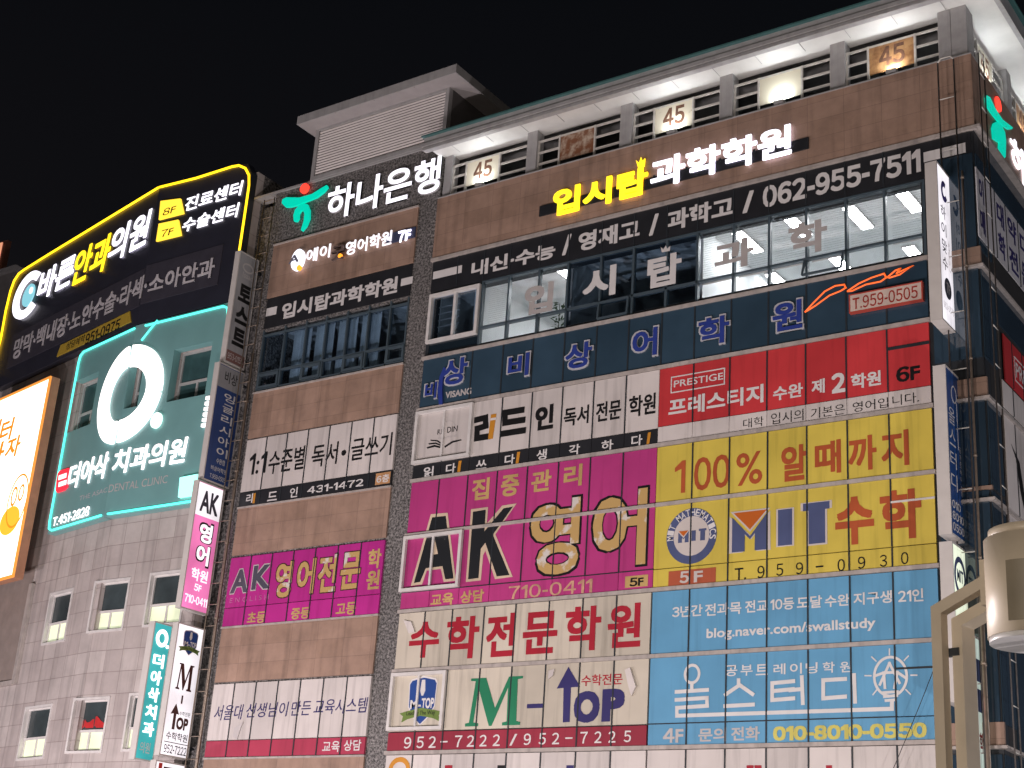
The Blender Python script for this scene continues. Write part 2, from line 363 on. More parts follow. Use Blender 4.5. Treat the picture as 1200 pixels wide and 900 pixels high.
# shell
ap('granite_wall', MB().holes(FR, BL-.25, UL, 0, 29.55, -.35, 0, [(BL+.02, BR-.02, 22.78, 24.72)]), GRAN)
ap('front_wall', MB().holes(FR, UL, UC, 0, ZB, -.35, -.003, [(UL+.1, UR-.1, Z7+.15, ZBB-.03)]), paint('curtain_wall_backing', (.02, .024, .03), .6))
ap('side_wall', MB().box(SIDE, .35, 14, 0, ZP, -.4, -.003), DARK)
ap('rear_wall', MB().wbox(BL-.25, UC, 14, 14.3, 0, ZP), DARK)
ap('party_wall', MB().wbox(BL-.25, BL+.1, .35, 14, 0, 29.55), GRAN)
ap('gap_wall', MB().wbox(-32.6, BL-.26, .5, .7, 0, 29.5), GRAN)
# terracotta bands of the granite part and the parapet
for z0, z1 in ((25.83, 27.62), (21.24, 22.66), (17.66, 19.06), (14.0, 15.52), (9.0, 11.88)):
    ap('cladding', MB().box(FR, BL, BR, z0, z1, 0, .05), BROWN)
    ap('ledge', MB().box(FR, BL-.02, BR+.02, z1, z1+.05, 0, .085), LEDGE)
ap('parapet', MB().box(FR, UL-.02, UC+.06, ZB+.05, ZP, -.3, .06), BROWN)
ap('parapet', MB().box(SIDE, .31, 12, ZB+.05, ZP, -.3, .06), BROWNS)
ap('parapet_cap', MB().box(FR, UL-.02, UC+.08, ZP, ZP+.03, -.32, .08), GMETAL)
# ledges between the storeys of the glazed part
for z in (ZB, Z7, Z6, Z5, Z5M, Z4, Z4M, Z3):
    full = z in (ZB, Z7, Z6, Z5, Z4, Z3)
    ap('ledge', MB().box(FR, UL-.05, (UC+.1 if z == ZB else UR+.04), z-.045, z+.045, -.003, .095), LEDGE)
# top floor terrace
ap('terrace_floor', MB().wbox(UL, UC-.3, .3, 8, 26.5, 26.6), GMETAL)
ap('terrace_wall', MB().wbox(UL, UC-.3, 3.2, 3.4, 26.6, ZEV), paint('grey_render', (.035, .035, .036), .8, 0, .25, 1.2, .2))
ap('roof_slab', MB().wbox(UL-.1, UC+.66, -.62, 10, ZEV, ZEV+.16), paint('soffit_panels', (.62, .62, .60), .5, 0, .08, 2))
f = MB().wbox(UL-.16, UC+.78, -.76, -.62, ZEV-.16, ZEV+.26); f.wbox(UC+.66, UC+.78, -.62, 10, ZEV-.16, ZEV+.26)
ap('fascia', f, GMETAL)
f = MB()
for i in range(2): f.wbox(UL-.18, UC+.8+.02*i, -.79-.015*i, -.755, ZEV-.16+.13*i, ZEV-.08+.15*i)
ap('gutter', f, GMETAL)
ap('roof_edge', MB().wbox(UL-.2, UC+.9, -.86, 10, ZEV+.262, ZEV+.305), paint('teal_roof_metal', (.05, .13, .13), .4))
s = MB()
for i in range(13): x = UL+1.2*i+.6; s.wbox(x, x+.012, -.62, 0, ZEV-.012, ZEV-.001)
ap('soffit_joint', s, GMETAL)
ap('terrace_shade_sheet', MB().wbox(UL+.02, UC-.4, .4, 3.2, ZEV-.04, ZEV-.003), paint('terrace_shade_sheet', (.035, .035, .036), .8))  # dark sheet added under the slab; its colour carries the terrace's shade
ap('shade_membrane', MB().box(FR, UL+.05, UC-.4, 28.86, ZEV-.002, -.75, -.7), paint('membrane', (.16, .16, .165), .7, 0, .5, 1.4, .4))
for u0, u1 in ((-24.62, -24.36), (-21.71, -21.38), (-18.67, -18.3), (-15.68, -15.31), (-12.63, -12.25)):
    ap('column', MB().box(FR, u0, u1, ZP+.03, ZEV, -.38, -.04), GMETAL)
ap('column', MB().box(FR, -9.88, -9.58, ZP+.03, ZEV, -.5, .0), GMETAL)
ap('column', MB().box(FR, -9.57, -9.2, ZP+.03, ZEV, -.5, .0), GMETAL)
for y in (3.1, 6.2): ap('column', MB().box(SIDE, y, y+.36, ZP, ZEV, -.4, -.04), GMETAL)
# rail bays, each with its number board
BAYW = [(-24.36, -21.71), (-21.38, -18.67), (-18.3, -15.68), (-15.31, -12.63), (-12.25, -9.88)]
BOARDS = [('H', 265, 400, 'pale', 'leftmost of the pale ones'), ('H', 665, 810, 'rusty', ''), ('I', 185, 345, 'pale', ''), ('I', 640, 820, 'plain', ''), ('J', 475, 685, 'orange', '')]
BLAB = ['pale terrace railing with a 45 board beside the bank lettering', 'terrace railing with a dark rust stained board without number',
        'pale terrace railing with a 45 board above the lit yellow letters', 'terrace railing with a blank cream board',
        'terrace railing with an orange rusted 45 board by the corner column']
BMAT = dict(pale=peeling('cream_board', (.28, .17, .07), (.66, .62, .50), .30, .42, 2.4), rusty=peeling('rusted_board', (.19, .075, .035), (.46, .37, .29), .46, .62, 3.5),
            plain=peeling('blank_board', (.30, .20, .07), (.66, .63, .50), .26, .36, 1.8), orange=peeling('orange_rust_board', (.22, .10, .04), (.44, .25, .11), .4, .6, 3))
ZR = [28.78, 28.42, 28.06]
NUMM = paint('rust_brown_numerals', (.13, .06, .035), .7, 0, .4, 9)
def railing(F, u0, u1, b0, b1, kind, label, n, digits=True):
    t = thing('terrace_railing', label, 'railing', F.P((u0+u1)/2, ZP+.03, n), 'railings of the open top floor')
    for z in ZR:
        for a, b in ((u0, b0-.03), (b1+.03, u1)): MB().box(F, a, b, z-.028, z+.028, n-.02, n+.02).make('rail', RAILM, t)
    MB().box(F, b0-.03, b1+.03, ZR[0]-.028, ZR[0]+.028, n-.02, n+.02).make('rail', RAILM, t)
    for u in (b0-.03, b1+.03, u0+.02, u1-.02): MB().box(F, u-.025, u+.025, ZP+.03, ZR[0]+.03, n-.03, n+.03).make('post', RAILM, t)
    b = MB().box(F, b0, b1, ZR[2]-.06, ZR[0]-.03, n-.02, n+.015).make('number_board', BMAT[kind], t)
    if digits:
        w_ = b1-b0; d = MB(); put(d, F, '45', b0+w_*.22, b1-w_*.2, ZR[2]+.06, ZR[0]-.1, n+.017, None, .03); d.make('numerals', NUMM, b)
    return t
def flood(F, u, n, z, power, label):
    t = thing('flood_lamp', label, 'lamp', F.P(u, z, n), 'flood lamps on the parapet')
    MB().box(F, u-.13, u+.13, z+.05, z+.14, n-.07, n+.07).make('lamp_housing', GMETAL, t)
    MB().box(F, u-.11, u+.11, z+.142, z+.15, n-.055, n+.055).make('lens', glow('flood_lens', (1, .97, .86), 12), t)
    MB().box(F, u-.03, u+.03, z, z+.05, n-.03, n+.03).make('bracket', DMETAL, t)
    l = bpy.data.lights.new('flood_light', 'AREA'); l.energy = power; l.color = (.95, .98, 1); l.size = .18; l.spread = math.radians(170)
    o = bpy.data.objects.new('flood_light', l); o.location = F.P(u, z+.17, n); COL.objects.link(o)
    o.rotation_euler = (F.N*-.35+Vector((0, 0, 1))).to_track_quat('-Z', 'Y').to_euler()
FLAB = ['small flood lamp shining up under the leftmost 45 board', '', 'small flood lamp shining up under the 45 board above the yellow letters', 'small flood lamp shining up under the blank cream board', 'small flood lamp shining up under the orange rusted 45 board']
for i, ((u0, u1), (zt, x0, x1, kind, _)) in enumerate(zip(BAYW, BOARDS)):
    b0, b1 = FR.u((zt, x0, 400 if zt == 'H' else 250), -.15), FR.u((zt, x1, 400 if zt == 'H' else 250), -.15)
    railing(FR, u0, u1, b0, b1, kind, BLAB[i], -.15, i in (0, 2, 4))
    if FLAB[i]: flood(FR, (b0+b1)/2+.05, .0, ZP+.03, 17, FLAB[i])
railing(SIDE, .55, 3.05, 1.1, 2.2, 'pale', 'pale railing with number board round the corner above the green emblem', -.15)
railing(SIDE, 3.5, 6.15, 4.1, 5.2, 'orange', 'railing with rusty board at the right picture edge', -.15)
flood(SIDE, 1.7, .0, ZP+.0, 16, 'flood lamp glaring on the side parapet above the green emblem')
flood(SIDE, 4.6, .0, ZP+.0, 16, 'flood lamp on the side parapet at the right picture edge')

# louvred plant room on the roof
pl = thing('plant_room', 'grey louvred rooftop plant room with an overhanging cornice', 'plant room', (-27.2, 2, 29.55))
MB().wbox(-29.9, -24.62, .12, 7, 29.3, 31.5).make('wall', paint('plant_room_render', (.10, .095, .095), .8, 0, .15, 1), pl)
s = MB(); n_ = 18; ph = 1.74/n_
for i in range(n_):
    z = 29.72+i*ph
    s._q([FR.P(-29.75, z, .03), FR.P(-24.76, z, .03), FR.P(-24.76, z+.012, .018), FR.P(-29.75, z+.012, .018), FR.P(-29.75, z+ph*.5, .058), FR.P(-24.76, z+ph*.5, .058), FR.P(-24.76, z+ph*.5+.006, .04), FR.P(-29.75, z+ph*.5+.006, .04)],
         [(0,3,2,1),(4,5,6,7),(0,1,5,4),(1,2,6,5),(2,3,7,6),(3,0,4,7)])
s.make('louver_slat', paint('louver_metal', (.60, .56, .55), .45, 0, .06), pl)
MB().frame(FR, -29.9, -24.62, 29.6, 31.5, -.1, .08, .13).make('louver_frame', GMETAL, pl)
c = MB(); x0, x1, y0, y1 = -29.93, -24.58, .05, 7
o = .6; xa, xb = FR.u(('D', 318, 280), o), FR.u(('D', 970, 60), o); za, zc_ = FR.v(('D', 968, 90), o), FR.v(('D', 970, 55), o)
c._q([(x0,y0,31.5),(x1,y0,31.5),(x1,y1,31.5),(x0,y1,31.5),(xa,-o,za),(xb,-o,za),(xb,y1,za),(xa,y1,za)], [(0,3,2,1),(0,1,5,4),(1,2,6,5),(2,3,7,6),(3,0,4,7),(4,5,6,7)])
c.make('cornice', paint('cornice_panels', (.36, .335, .34), .5, 0, .06), pl)
MB().wbox(xa-.03, xb+.03, -o-.03, y1, za+.003, zc_).make('roof_edge', GMETAL, pl)
s = MB()
for i in range(1, 4):
    x = x0+(x1-x0)*i/4
    s.hexa([(x-.008,y0-.004,31.5),(x+.008,y0-.004,31.5),(x+.008,y0+.02,31.5),(x-.008,y0+.02,31.5),(xa+(xb-xa)*i/4-.008,-o-.004,za-.004),(xa+(xb-xa)*i/4+.008,-o-.004,za-.004),(xa+(xb-xa)*i/4+.008,-o+.02,za),(xa+(xb-xa)*i/4-.008,-o+.02,za)])
s.make('panel_joint', DMETAL, pl)
ap('coping', MB().box(FR, -32.3, UL-.1, 29.55, 29.62, -.4, .06), GMETAL)

# ------------------------------------------------------------------ seventh floor glazing and the rooms behind it
def room(x0, x1, z0, z1, y1, lit, mat):
    r = MB()
    r.wbox(x0, x1, .36, y1, z0-.1, z0); r.wbox(x0, x1, .36, y1, z1, z1+.1); r.wbox(x0, x1, y1, y1+.1, z0-.1, z1+.1); r.wbox(x0-.08, x0, .36, y1, z0-.1, z1+.1); r.wbox(x1, x1+.08, .36, y1, z0-.1, z1+.1)
    return ap('room', r, mat)
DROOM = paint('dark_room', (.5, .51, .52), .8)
xa0, xa1 = FR.u((563, 370)), FR.u((655, 350)); xb0 = FR.u((819, 320))
Zs = Z7+.05
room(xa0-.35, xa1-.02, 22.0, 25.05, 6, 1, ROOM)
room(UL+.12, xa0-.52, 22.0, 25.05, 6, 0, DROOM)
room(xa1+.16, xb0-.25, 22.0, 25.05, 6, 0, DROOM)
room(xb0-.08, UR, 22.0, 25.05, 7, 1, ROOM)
LAMPW = glow('ceiling_tube', (.94, .98, 1), 30)
def panel_light(x, y, label, l=1.25, w_=.28, rot=0):
    t = thing('ceiling_light', label, 'ceiling light', (x, y, 25.05), 'ceiling lights in the lit rooms')
    MB().wbox(x-w_/2-.03, x+w_/2+.03, y-l/2-.03, y+l/2+.03, 25.0, 25.045).make('light_frame', WMETAL, t)
    MB().wbox(x-w_/2, x+w_/2, y-l/2, y+l/2, 24.985, 24.998).make('diffuser', LAMPW, t)
panel_light(xa1-.55, 1.5, 'ceiling light in the small lit room, nearest its window'); panel_light(xa1-1.4, 3.6, 'ceiling light deep in the small lit room')
for i, (x, y) in enumerate(((-15.6, 1.6), (-14.1, 1.3), (-12.6, 1.6), (-11.2, 1.3))):
    panel_light(x, y, 'ceiling light near the glass in the big lit room, %s from the left' % ('first', 'second', 'third', 'fourth')[i])
for i, (x, y) in enumerate(((-15.9, 4.2), (-14.0, 4.0), (-12.1, 4.3))):
    panel_light(x, y, 'ceiling light further back in the big lit room, %s from the left' % ('first', 'second', 'third')[i])
gl_us = [FR.u(('K', x, 300)) for x in (318, 433, 565, 690, 835, 978, 1125)]+[FR.u(('L', x, 400)) for x in (140, 298, 455, 620, 795, 968)]+[UR]
g = MB(); gk = MB(); 
for u in gl_us[:-1]: g.box(FR, u-.03, u+.03, Zs, ZBB, -.1, .02)
g.box(FR, UR-.06, UR, Zs, ZBB, -.1, .02)
zt_ = 23.32
g.box(FR, gl_us[0]+.03, UR-.06, zt_-.03, zt_+.03, -.1, .02); g.box(FR, gl_us[0]+.03, UR-.06, ZBB-.05, ZBB, -.1, .018)
ap('mullions', g, BMETAL)
for a, b in zip(gl_us[:-1], gl_us[1:]):
    lit = (xa0-.2 < (a+b)/2 < xa1) or (a+b)/2 > xb0
    w7 = MB().box(FR, a+.03, b-.03, Zs, zt_-.03, -.05, -.04); w7.box(FR, a+.03, b-.03, zt_+.03, ZBB-.05, -.05, -.04)
    ap('window_pane', w7, GLASS if lit else GLASS2)
# the white sliding window at the left end
wn_ = ap('sliding_window', MB().frame(FR, UL+.02, gl_us[0]-.06, FR.v(('K', 95, 497)), ZBB-.08, -.08, .08, .09), WMETAL)
um_ = (UL+gl_us[0])/2; vw0 = FR.v(('K', 95, 497))
MB().box(FR, um_-.04, um_+.04, vw0+.09, ZBB-.17, -.06, .05).make('sash', WMETAL, wn_)
MB().box(FR, UL+.11, gl_us[0]-.15, vw0+.09, ZBB-.17, -.05, -.04).make('pane', GLASS2, wn_)
s = MB()
for i in range(6): s.box(FR, UL+.12, um_-.05, vw0+.2+i*.2, vw0+.225+i*.2, -.3, -.28)
s.make('grille', GMETAL, wn_)
ap('window_pane', MB().box(FR, UL+.05, gl_us[0]-.05, Zs, vw0-.01, -.05, -.02), DGLASS)
# tilted-open vent windows
for i, (tg, x0, x1, y) in enumerate((('K', 835, 962, 350), ('L', 615, 785, 430))):
    a, b = FR.u((tg, x0, y)), FR.u((tg, x1, y)); vt = zt_-.03; dz = .47; dn = .16 if i else .05
    s = MB(); F = FR
    for (p, q) in (((a, vt), (b, vt)), ((a, vt-dz), (b, vt-dz)), ((a, vt), (a, vt-dz)), ((b, vt), (b, vt-dz))):
        n1 = lambda v: .04+dn*(vt-v)/dz
        s.tube([F.P(p[0], p[1], n1(p[1])), F.P(q[0], q[1], n1(q[1]))], .035, square=True)
    ap('vent_sash', s, BMETAL)
# blinds in the big lit room and the small one
BLM = paint('blind_slats', (.20, .20, .195), .6, 0, .03)
def blind(u0, u1, z0, z1, label):
    s = MB(); k = int((z1-z0)/.062)
    for i in range(k):
        z = z0+i*.062
        s.hexa([FR.P(u0,z,-.20),FR.P(u1,z,-.20),FR.P(u1,z+.020,-.235),FR.P(u0,z+.020,-.235),FR.P(u0,z+.004,-.20),FR.P(u1,z+.004,-.20),FR.P(u1,z+.024,-.235),FR.P(u0,z+.024,-.235)])
    t = thing('window_blind', label, 'blind', FR.P((u0+u1)/2, z1, -.22), 'blinds behind the lit glass')
    s.make('slat', BLM, t); MB().box(FR, u0, u1, z1, z1+.05, -.25, -.19).make('head_rail', WMETAL, t); MB().box(FR, u0, u1, z0-.04, z0-.015, -.235, -.205).make('bottom_rail', WMETAL, t)
names = ['first', 'second', 'third', 'fourth', 'fifth']
j = 0
for a, b in zip(gl_us[:-1], gl_us[1:]):
    if (a+b)/2 > xb0:
        if j == 5:
            blind(a+.1, b-.1, zt_+.05, 24.74, 'half drawn white blind in the last lit pane by the white fin sign')
        else: blind(a+.04, b-.04, 23.36 if j != 4 else 23.5, 24.74, 'white slatted blind behind the %s big lit pane from the left' % names[j])
        j += 1
blind(gl_us[0]+.1, gl_us[1]-.03, zt_+.1, 24.7, 'grey slatted blind in the small lit room')
# a plant on the sill
pt = thing('potted_plant', 'dark green potted plant at the window of the small lit room', 'plant', FR.P(xa1-.3, 22.3, -.5))
MB().tube([FR.P(xa1-.3, 22.35, -.5), FR.P(xa1-.3, 22.75, -.5)], .14, 14).make('pot', GMETAL, pt)
l = MB()
for i in range(60):
    a = random.uniform(0, 6.28); h = random.uniform(22.8, 23.85); r = random.uniform(.08, .3)
    p = FR.P(xa1-.3+.06*math.cos(a), h, -.5+.06*math.sin(a)); q = p+Vector((r*math.cos(a), r*.6*math.sin(a), random.uniform(-.05, .16))); sd = Vector((-math.sin(a), math.cos(a), .2))*.03
    l._q([p, (p+q)/2+sd, q, (p+q)/2-sd], [(0, 1, 2, 3)])
l.tube([FR.P(xa1-.3, 22.7, -.5), FR.P(xa1-.3, 23.8, -.5)], .012, 5)
l.make('foliage', paint('plant_leaf', (.03, .07, .025), .5), pt)
p = FR.uv(('K', 930, 200))
pd = thing('pendant_lamp', 'small black pendant lamp hanging behind the dark glass', 'lamp', FR.P(p[0], 25.0, -.6))
MB().tube([FR.P(p[0], 25.04, -.6), FR.P(p[0], 24.35, -.6)], .012, 6).make('cord', BLACK, pd)
c = MB(); c.tube([FR.P(p[0], 24.36, -.6), FR.P(p[0], 24.34, -.6)], .03, 10); b0 = len(c.v)
for k_, (r, z) in enumerate(((.03, 24.34), (.05, 24.22), (.13, 24.08))):
    for j in range(12): c.v.append(FR.P(p[0]+r*math.cos(j*math.pi/6), z, -.6+r*math.sin(j*math.pi/6)))
for k_ in range(2):
    for j in range(12): c.f.append((b0+k_*12+j, b0+k_*12+(j+1) % 12, b0+k_*12+12+(j+1) % 12, b0+k_*12+12+j))
c.make('shade', BLACK, pd)

# dark window strip of the granite part
z0, z1 = 22.75, 24.75
room(BL+.03, BR-.03, 22.5, 24.9, 3, 0, DROOM)
bus = [FR.u(('E', x, y)) for x, y in ((240, 540), (330, 500), (425, 480), (515, 450), (610, 420), (705, 400), (800, 380))]+[BR-.02]
bus[0] = BL+.02
s = MB()
for u in bus[:-1]: s.box(FR, u, u+.05, z0, z1, -.1, .03)
s.box(FR, BR-.07, BR-.02, z0, z1, -.1, .03); s.box(FR, BL+.07, BR-.07, z0, z0+.06, -.1, .03); s.box(FR, BL+.07, BR-.07, z0+.55, z0+.6, -.1, .028); s.box(FR, BL+.07, BR-.07, z1-.2, z1-.15, -.1, .028)
ap('mullions', s, BMETAL)
for i, (a, b) in enumerate(zip(bus[:-1], bus[1:])):
    w7 = MB().box(FR, a+.05, b, z0+.6, z1-.2, -.05, -.04); w7.box(FR, a+.05, b, z0+.06, z0+.55, -.05, -.04)
    ap('window_pane', w7, GLASS2)
    if i % 2 == 0: ap('vent_sash', MB().frame(FR, a+.06, b-.01, z0+.08, z0+.53, -.03, .06, .06), BMETAL)
cm = paint('grey_curtain', (.58, .60, .62), .9)
for i in range(4):
    a = BL+.95+i*.9; s = MB(); k = 18; b_ = len(s.v)
    for t in range(k+1):
        x = a+.74*t/k; n = -.4+.05*math.sin(t*1.9)
        s.v += [FR.P(x, 22.6, n), FR.P(x, 24.7, n)]
    s.f += [(b_+2*t, b_+2*t+2, b_+2*t+3, b_+2*t+1) for t in range(k)]
    tag(s.make('curtain', cm), 'grey curtain behind the dark upper glazing, %s from the left' % names[i], 'curtain', 'curtains behind the dark glazing')

# ------------------------------------------------------------------ sign building helpers
def board(name, label, cat, F, u, v, n, group=None): return thing(name, label, cat, F.P(u, v, n), group)
def panes(t, F, us, z0, z1, mat, n0=.03, n1=.06, gap=.008, bars=True, name='panel', barmat=None):
    for a, b in zip(us[:-1], us[1:]): MB().box(F, a+gap, b-gap, z0, z1, n0, n1).make(name, mat, t)
    if bars:
        for u in us[1:-1]: MB().box(F, u-.018, u+.018, z0, z1, n0, n1+.012).make('mullion', barmat or DMETAL, t)
def frame_window(t, F, u0, u1, v0, v1, n):
    fr = MB().frame(F, u0, u1, v0, v1, n, n+.09, .085); fr.box(F, (u0+u1)/2-.03, (u0+u1)/2+.03, v0+.085, v1-.085, n, n+.05)
    return fr.make('window_frame', WMETAL, t)
GOLD = vinyl('gold', (.50, .34, .14), .35, .1, 0, .1)
ZF_ = .064   # film in front of the panes

# band of white words over the seventh floor
t = board('window_banner', 'black banner of white words and a 062 phone number above the lit windows', 'banner', FR, -17.5, ZBB, 0)
bus_ = gl_us[:]; bus_[-1] = UC-.75
panes(t, FR, [UL]+[(UL+gl_us[0])/2]+bus_+[UC-.05], ZBB+.02, ZB-.06, CHAR, .0, .03, .004, True)
nb = .034
for s_, L, R, B, T in (('내신·수능', ('K',272,170), ('K',640,90), ('K',280,203), ('K',640,50)), ('/', ('K',670,100), ('K',712,20), ('K',675,110), ('K',710,15)),
                       ('영재고', ('H',742,840), ('H',1012,770), ('H',760,878), ('H',1010,735)), ('/', ('H',1052,800), ('H',1095,720), ('H',1055,812), ('H',1093,712)),
                       ('과학고', ('L',5,215), ('L',300,150), ('L',15,265), ('L',298,108)), ('/', ('L',338,180), ('L',388,90), ('L',342,188), ('L',386,85)),
                       ('062-955-7511', ('I',652,730), ('J',715,745), ('I',665,763), ('J',712,697))):
    txt(t, FR, s_, L, R, B, T, WHITEV, nb, None, .036 if s_ != '/' else .03)
s = MB(); s.box(FR, UL+.05, FR.u(('K',232,180)), FR.v(('K',115,215)), FR.v(('K',115,183)), .03, nb+.002); s.make('stripe', WHITEV, t); s = MB(); s.box(FR, FR.u(('J',732,740)), FR.u(('J',928,690)), FR.v(('J',740,762)), FR.v(('J',740,716)), .03, nb+.002)
s.make('stripe', WHITEV, t)

t = board('window_banner', 'dark banner of white words over the curtained windows', 'banner', FR, -28, 24.8, 0)
MB().box(FR, BL+.02, BR-.02, 24.8, 25.8, .0, .03).make('panel', CHAR, t)
txt(t, FR, '입시탑과학학원', ('E',338,250), ('E',847,130), ('E',345,278), ('E',845,88), WHITEV, nb, None, .036)
s = MB(); s.box(FR, FR.u(('E',274,245)), FR.u(('E',318,245)), FR.v(('E',280,266)), FR.v(('E',280,232)), .03, nb+.002); s.make('stripe', WHITEV, t); s = MB(); s.box(FR, FR.u(('E',866,112)), FR.u(('E',916,112)), FR.v(('E',870,133)), FR.v(('E',870,102)), .03, nb+.002)
s.make('stripe', WHITEV, t)

# big film letters on the lit glass
GW = paint('window_film_letter', (.42, .39, .385), .5, 0, .06)
t = board('window_lettering', 'large pale grey letters stuck across the lit and dark glass', 'lettering', FR, -17, 23.5, .02)
for s_, L, R, B, T in (('입', ('K',505,300), ('K',630,300), ('K',520,374), ('K',628,222)), ('시', ('K',762,230), ('K',906,230), ('K',770,308), ('K',904,148)),
                       ('탑', ('K',1045,170), ('K',1194,170), ('K',1060,256), ('K',1190,92)), ('과', ('L',215,370), ('L',388,370), ('L',220,447), ('L',383,285)), ('학', ('L',540,290), ('L',710,290), ('L',562,378), ('L',708,205))):
    txt(t, FR, s_, L, R, B, T, GW if s_ not in '시탑' else WHITEV, .024, None, .036, 'letter')
def crown(t, F, pts, tg, n0, n1, mat): MB().poly(F, pp(F, tg, pts, n1), n0, n1).make('crown_mark', mat, t)
crown(t, FR, [(1108,96),(1103,72),(1115,83),(1126,66),(1132,80),(1145,68),(1144,90)], 'K', .023, .026, WHITEV)

# roof sign
YEL = glow('yellow', (1, .72, .02), 1.5); WLED = glow('white', (.93, .90, 1), 1.6); WLED2 = glow('soft_white', (.92, .88, .95), 1.1)
t = board('roof_sign', 'glowing yellow and white channel letter sign on the brown parapet', 'sign', FR, -18, 26.6, .06)
MB().box(FR, FR.u(('H',578,710)), FR.u(('I',860,490)), FR.v(('H',600,730))+.02, FR.v(('H',600,680))-.02, .062, .098).make('back_bar', CHAR, t)
txt(t, FR, '입시탑', ('H',630,650), ('H',1045,540), ('H',650,722), ('H',1040,505), YEL, .09, .13, .034)
txt(t, FR, '과학학원', ('I',158,620), ('I',776,460), ('I',170,678), ('I',772,392), WLED, .09, .13, .028)
crown(t, FR, [(1004,512),(994,478),(1008,490),(1016,465),(1022,484),(1034,470),(1030,505)], 'H', .10, .14, YEL)
s = MB()
for u in range(8): x = FR.u(('H',680,650))+u*.95; s.box(FR, x-.03, x+.03, 26.5, 26.6, .098, .12)
s.make('standoff', DMETAL, t)

# bank name and emblem
MINT = glow('mint', (.0, .60, .42), .85); REDL = glow('red', (1, .05, .03), 1.6)
def emblem(t, F, tg, sw, dot, hook, n0, n1):
    MB().poly(F, pp(F, tg, sw, n1), n0, n1).make('emblem', MINT, t)
    c0 = F.uv((tg, *dot[0]), n1); MB().disc(F, c0, dot[1], n0, n1).make('emblem_dot', REDL, t)
    MB().poly(F, pp(F, tg, hook, n1), n0, n1).make('emblem', MINT, t)
t = board('bank_sign', 'glowing white bank name with green swoosh emblem on dark granite', 'sign', FR, -28, 28.5, 0)
txt(t, FR, '하나은행', ('D',436,630), ('D',897,560), ('D',512,680), ('D',890,436), WLED, .081, .10, .013, res=5)
txt(t, FR, '하나은행', ('D',434,630), ('D',899,560), ('D',512,682), ('D',890,434), paint('letter_can', (.5,.5,.52), .4), .01, .079, .03, 'letter_can', res=4)
emblem(t, FR, 'D', [(247,628),(250,612),(266,604),(320,605),(372,590),(410,566),(433,553),(436,562),(420,582),(390,604),(345,622),(318,634),(285,643),(262,644)], ((339,566), (.165, .165)),
       [(297,703),(295,678),(302,655),(318,638),(335,630),(352,632),(361,655),(361,690),(348,722),(330,743),(326,738),(337,705),(341,675),(337,660),(326,658),(317,672),(316,692),(308,704)], .06, .14)

# small lit sign under it
t = board('hanging_sign', 'thin row of lit white letters with round A badge and 7F tag on brown cladding', 'sign', FR, -28.5, 26.7, .05)
MB().box(FR, FR.u(('D',690,770)), FR.u(('D',806,760)), FR.v(('D',700,800)), FR.v(('D',700,760)), .052, .10).make('back_bar', paint('blue_back_bar', (.05, .06, .12), .5), t)
c0 = FR.uv(('D',312,862), .2); MB().disc(FR, c0, (.26, .36), .12, .20).make('badge', glow('badge', (.85, .88, 1), 1.6), t)
txt(t, FR, 'A', ('D',275,880), ('D',318,870), ('D',280,880), ('D',316,838), paint('grey_mark', (.2,.2,.26), .4), .203, None, .03)
MB().disc(FR, FR.uv(('D',318,895), .2), (.09, .09), .14, .206).make('badge_dot', glow('amber', (1, .35, .03), 1.5), t)
txt(t, FR, '에이', ('D',350,840), ('D',446,830), ('D',360,872), ('D',444,796), WLED2, .10, .13, .010)
txt(t, FR, '굿', ('D',452,840), ('D',505,830), ('D',458,866), ('D',500,798), paint('unlit_letter', (.14,.10,.09), .4), .13, .19, .02)
MB().disc(FR, FR.uv(('D',487,845), .2), (.07, .07), .14, .2).make('badge_dot', MATS['glow_amber'], t)
txt(t, FR, '영어학원', ('D',512,810), ('D',700,780), ('D',520,843), ('D',697,740), WLED2, .10, .13, .010)
txt(t, FR, '7F', ('D',727,770), ('D',778,760), ('D',730,790), ('D',776,733), WLED, .102, .13, .02)

# navy spandrel with blue letters
t = board('letter_sign', 'blue raised letters with pale rims and phone board on navy spandrel glass', 'sign', FR, -17.5, 22, 0)
nus = [UL]+[FR.u(('K', x, 500)) for x in (285, 418, 548, 685, 825, 965, 1110)]+[FR.u(('L', x, 640)) for x in (132, 292, 455, 622, 797, 975)]+[UR]
panes(t, FR, nus, Z6+.05, Z7-.05, NAVYG, .0, .04, .006)
BLUE = paint('royal_blue_letter', (.028, .05, .26), .35, 0, .06); RIM = paint('letter_rim', (.46, .46, .50), .4)
for s_, L, R, B, T in (('비', ('K',427,590), ('K',530,590), ('K',440,655), ('K',528,528)), ('상', ('K',678,550), ('K',806,550), ('K',715,615), ('K',803,476)), ('어', ('K',972,490), ('K',1094,490), ('K',1060,556), ('K',1090,415)),
                       ('학', ('L',137,690), ('L',285,690), ('L',235,765), ('L',283,622)), ('원', ('L',462,640), ('L',608,640), ('L',510,712), ('L',606,553))):
    txt(t, FR, s_, L, R, B, T, RIM, .05, .085, .048, 'letter_rim'); txt(t, FR, s_, L, R, B, T, BLUE, .086, .10, .026, 'letter', grow=-.045)
for s_, L, R, B, T in (('비', ('K',64,690), ('K',124,690), ('K',70,748), ('K',120,658)), ('상', ('K',140,610), ('K',258,600), ('K',190,682), ('K',250,548))):
    txt(t, FR, s_, L, R, B, T, RIM, .05, .085, .05, 'letter_rim'); txt(t, FR, s_, L, R, B, T, BLUE, .086, .10, .026, 'letter', grow=-.04)
sw_ = [(128,765),(122,700),(132,640),(150,600),(160,606),(146,650),(142,700),(144,765)]
MB().poly(FR, pp(FR, 'K', sw_, .1), .05, .098).make('letter', BLUE, t)
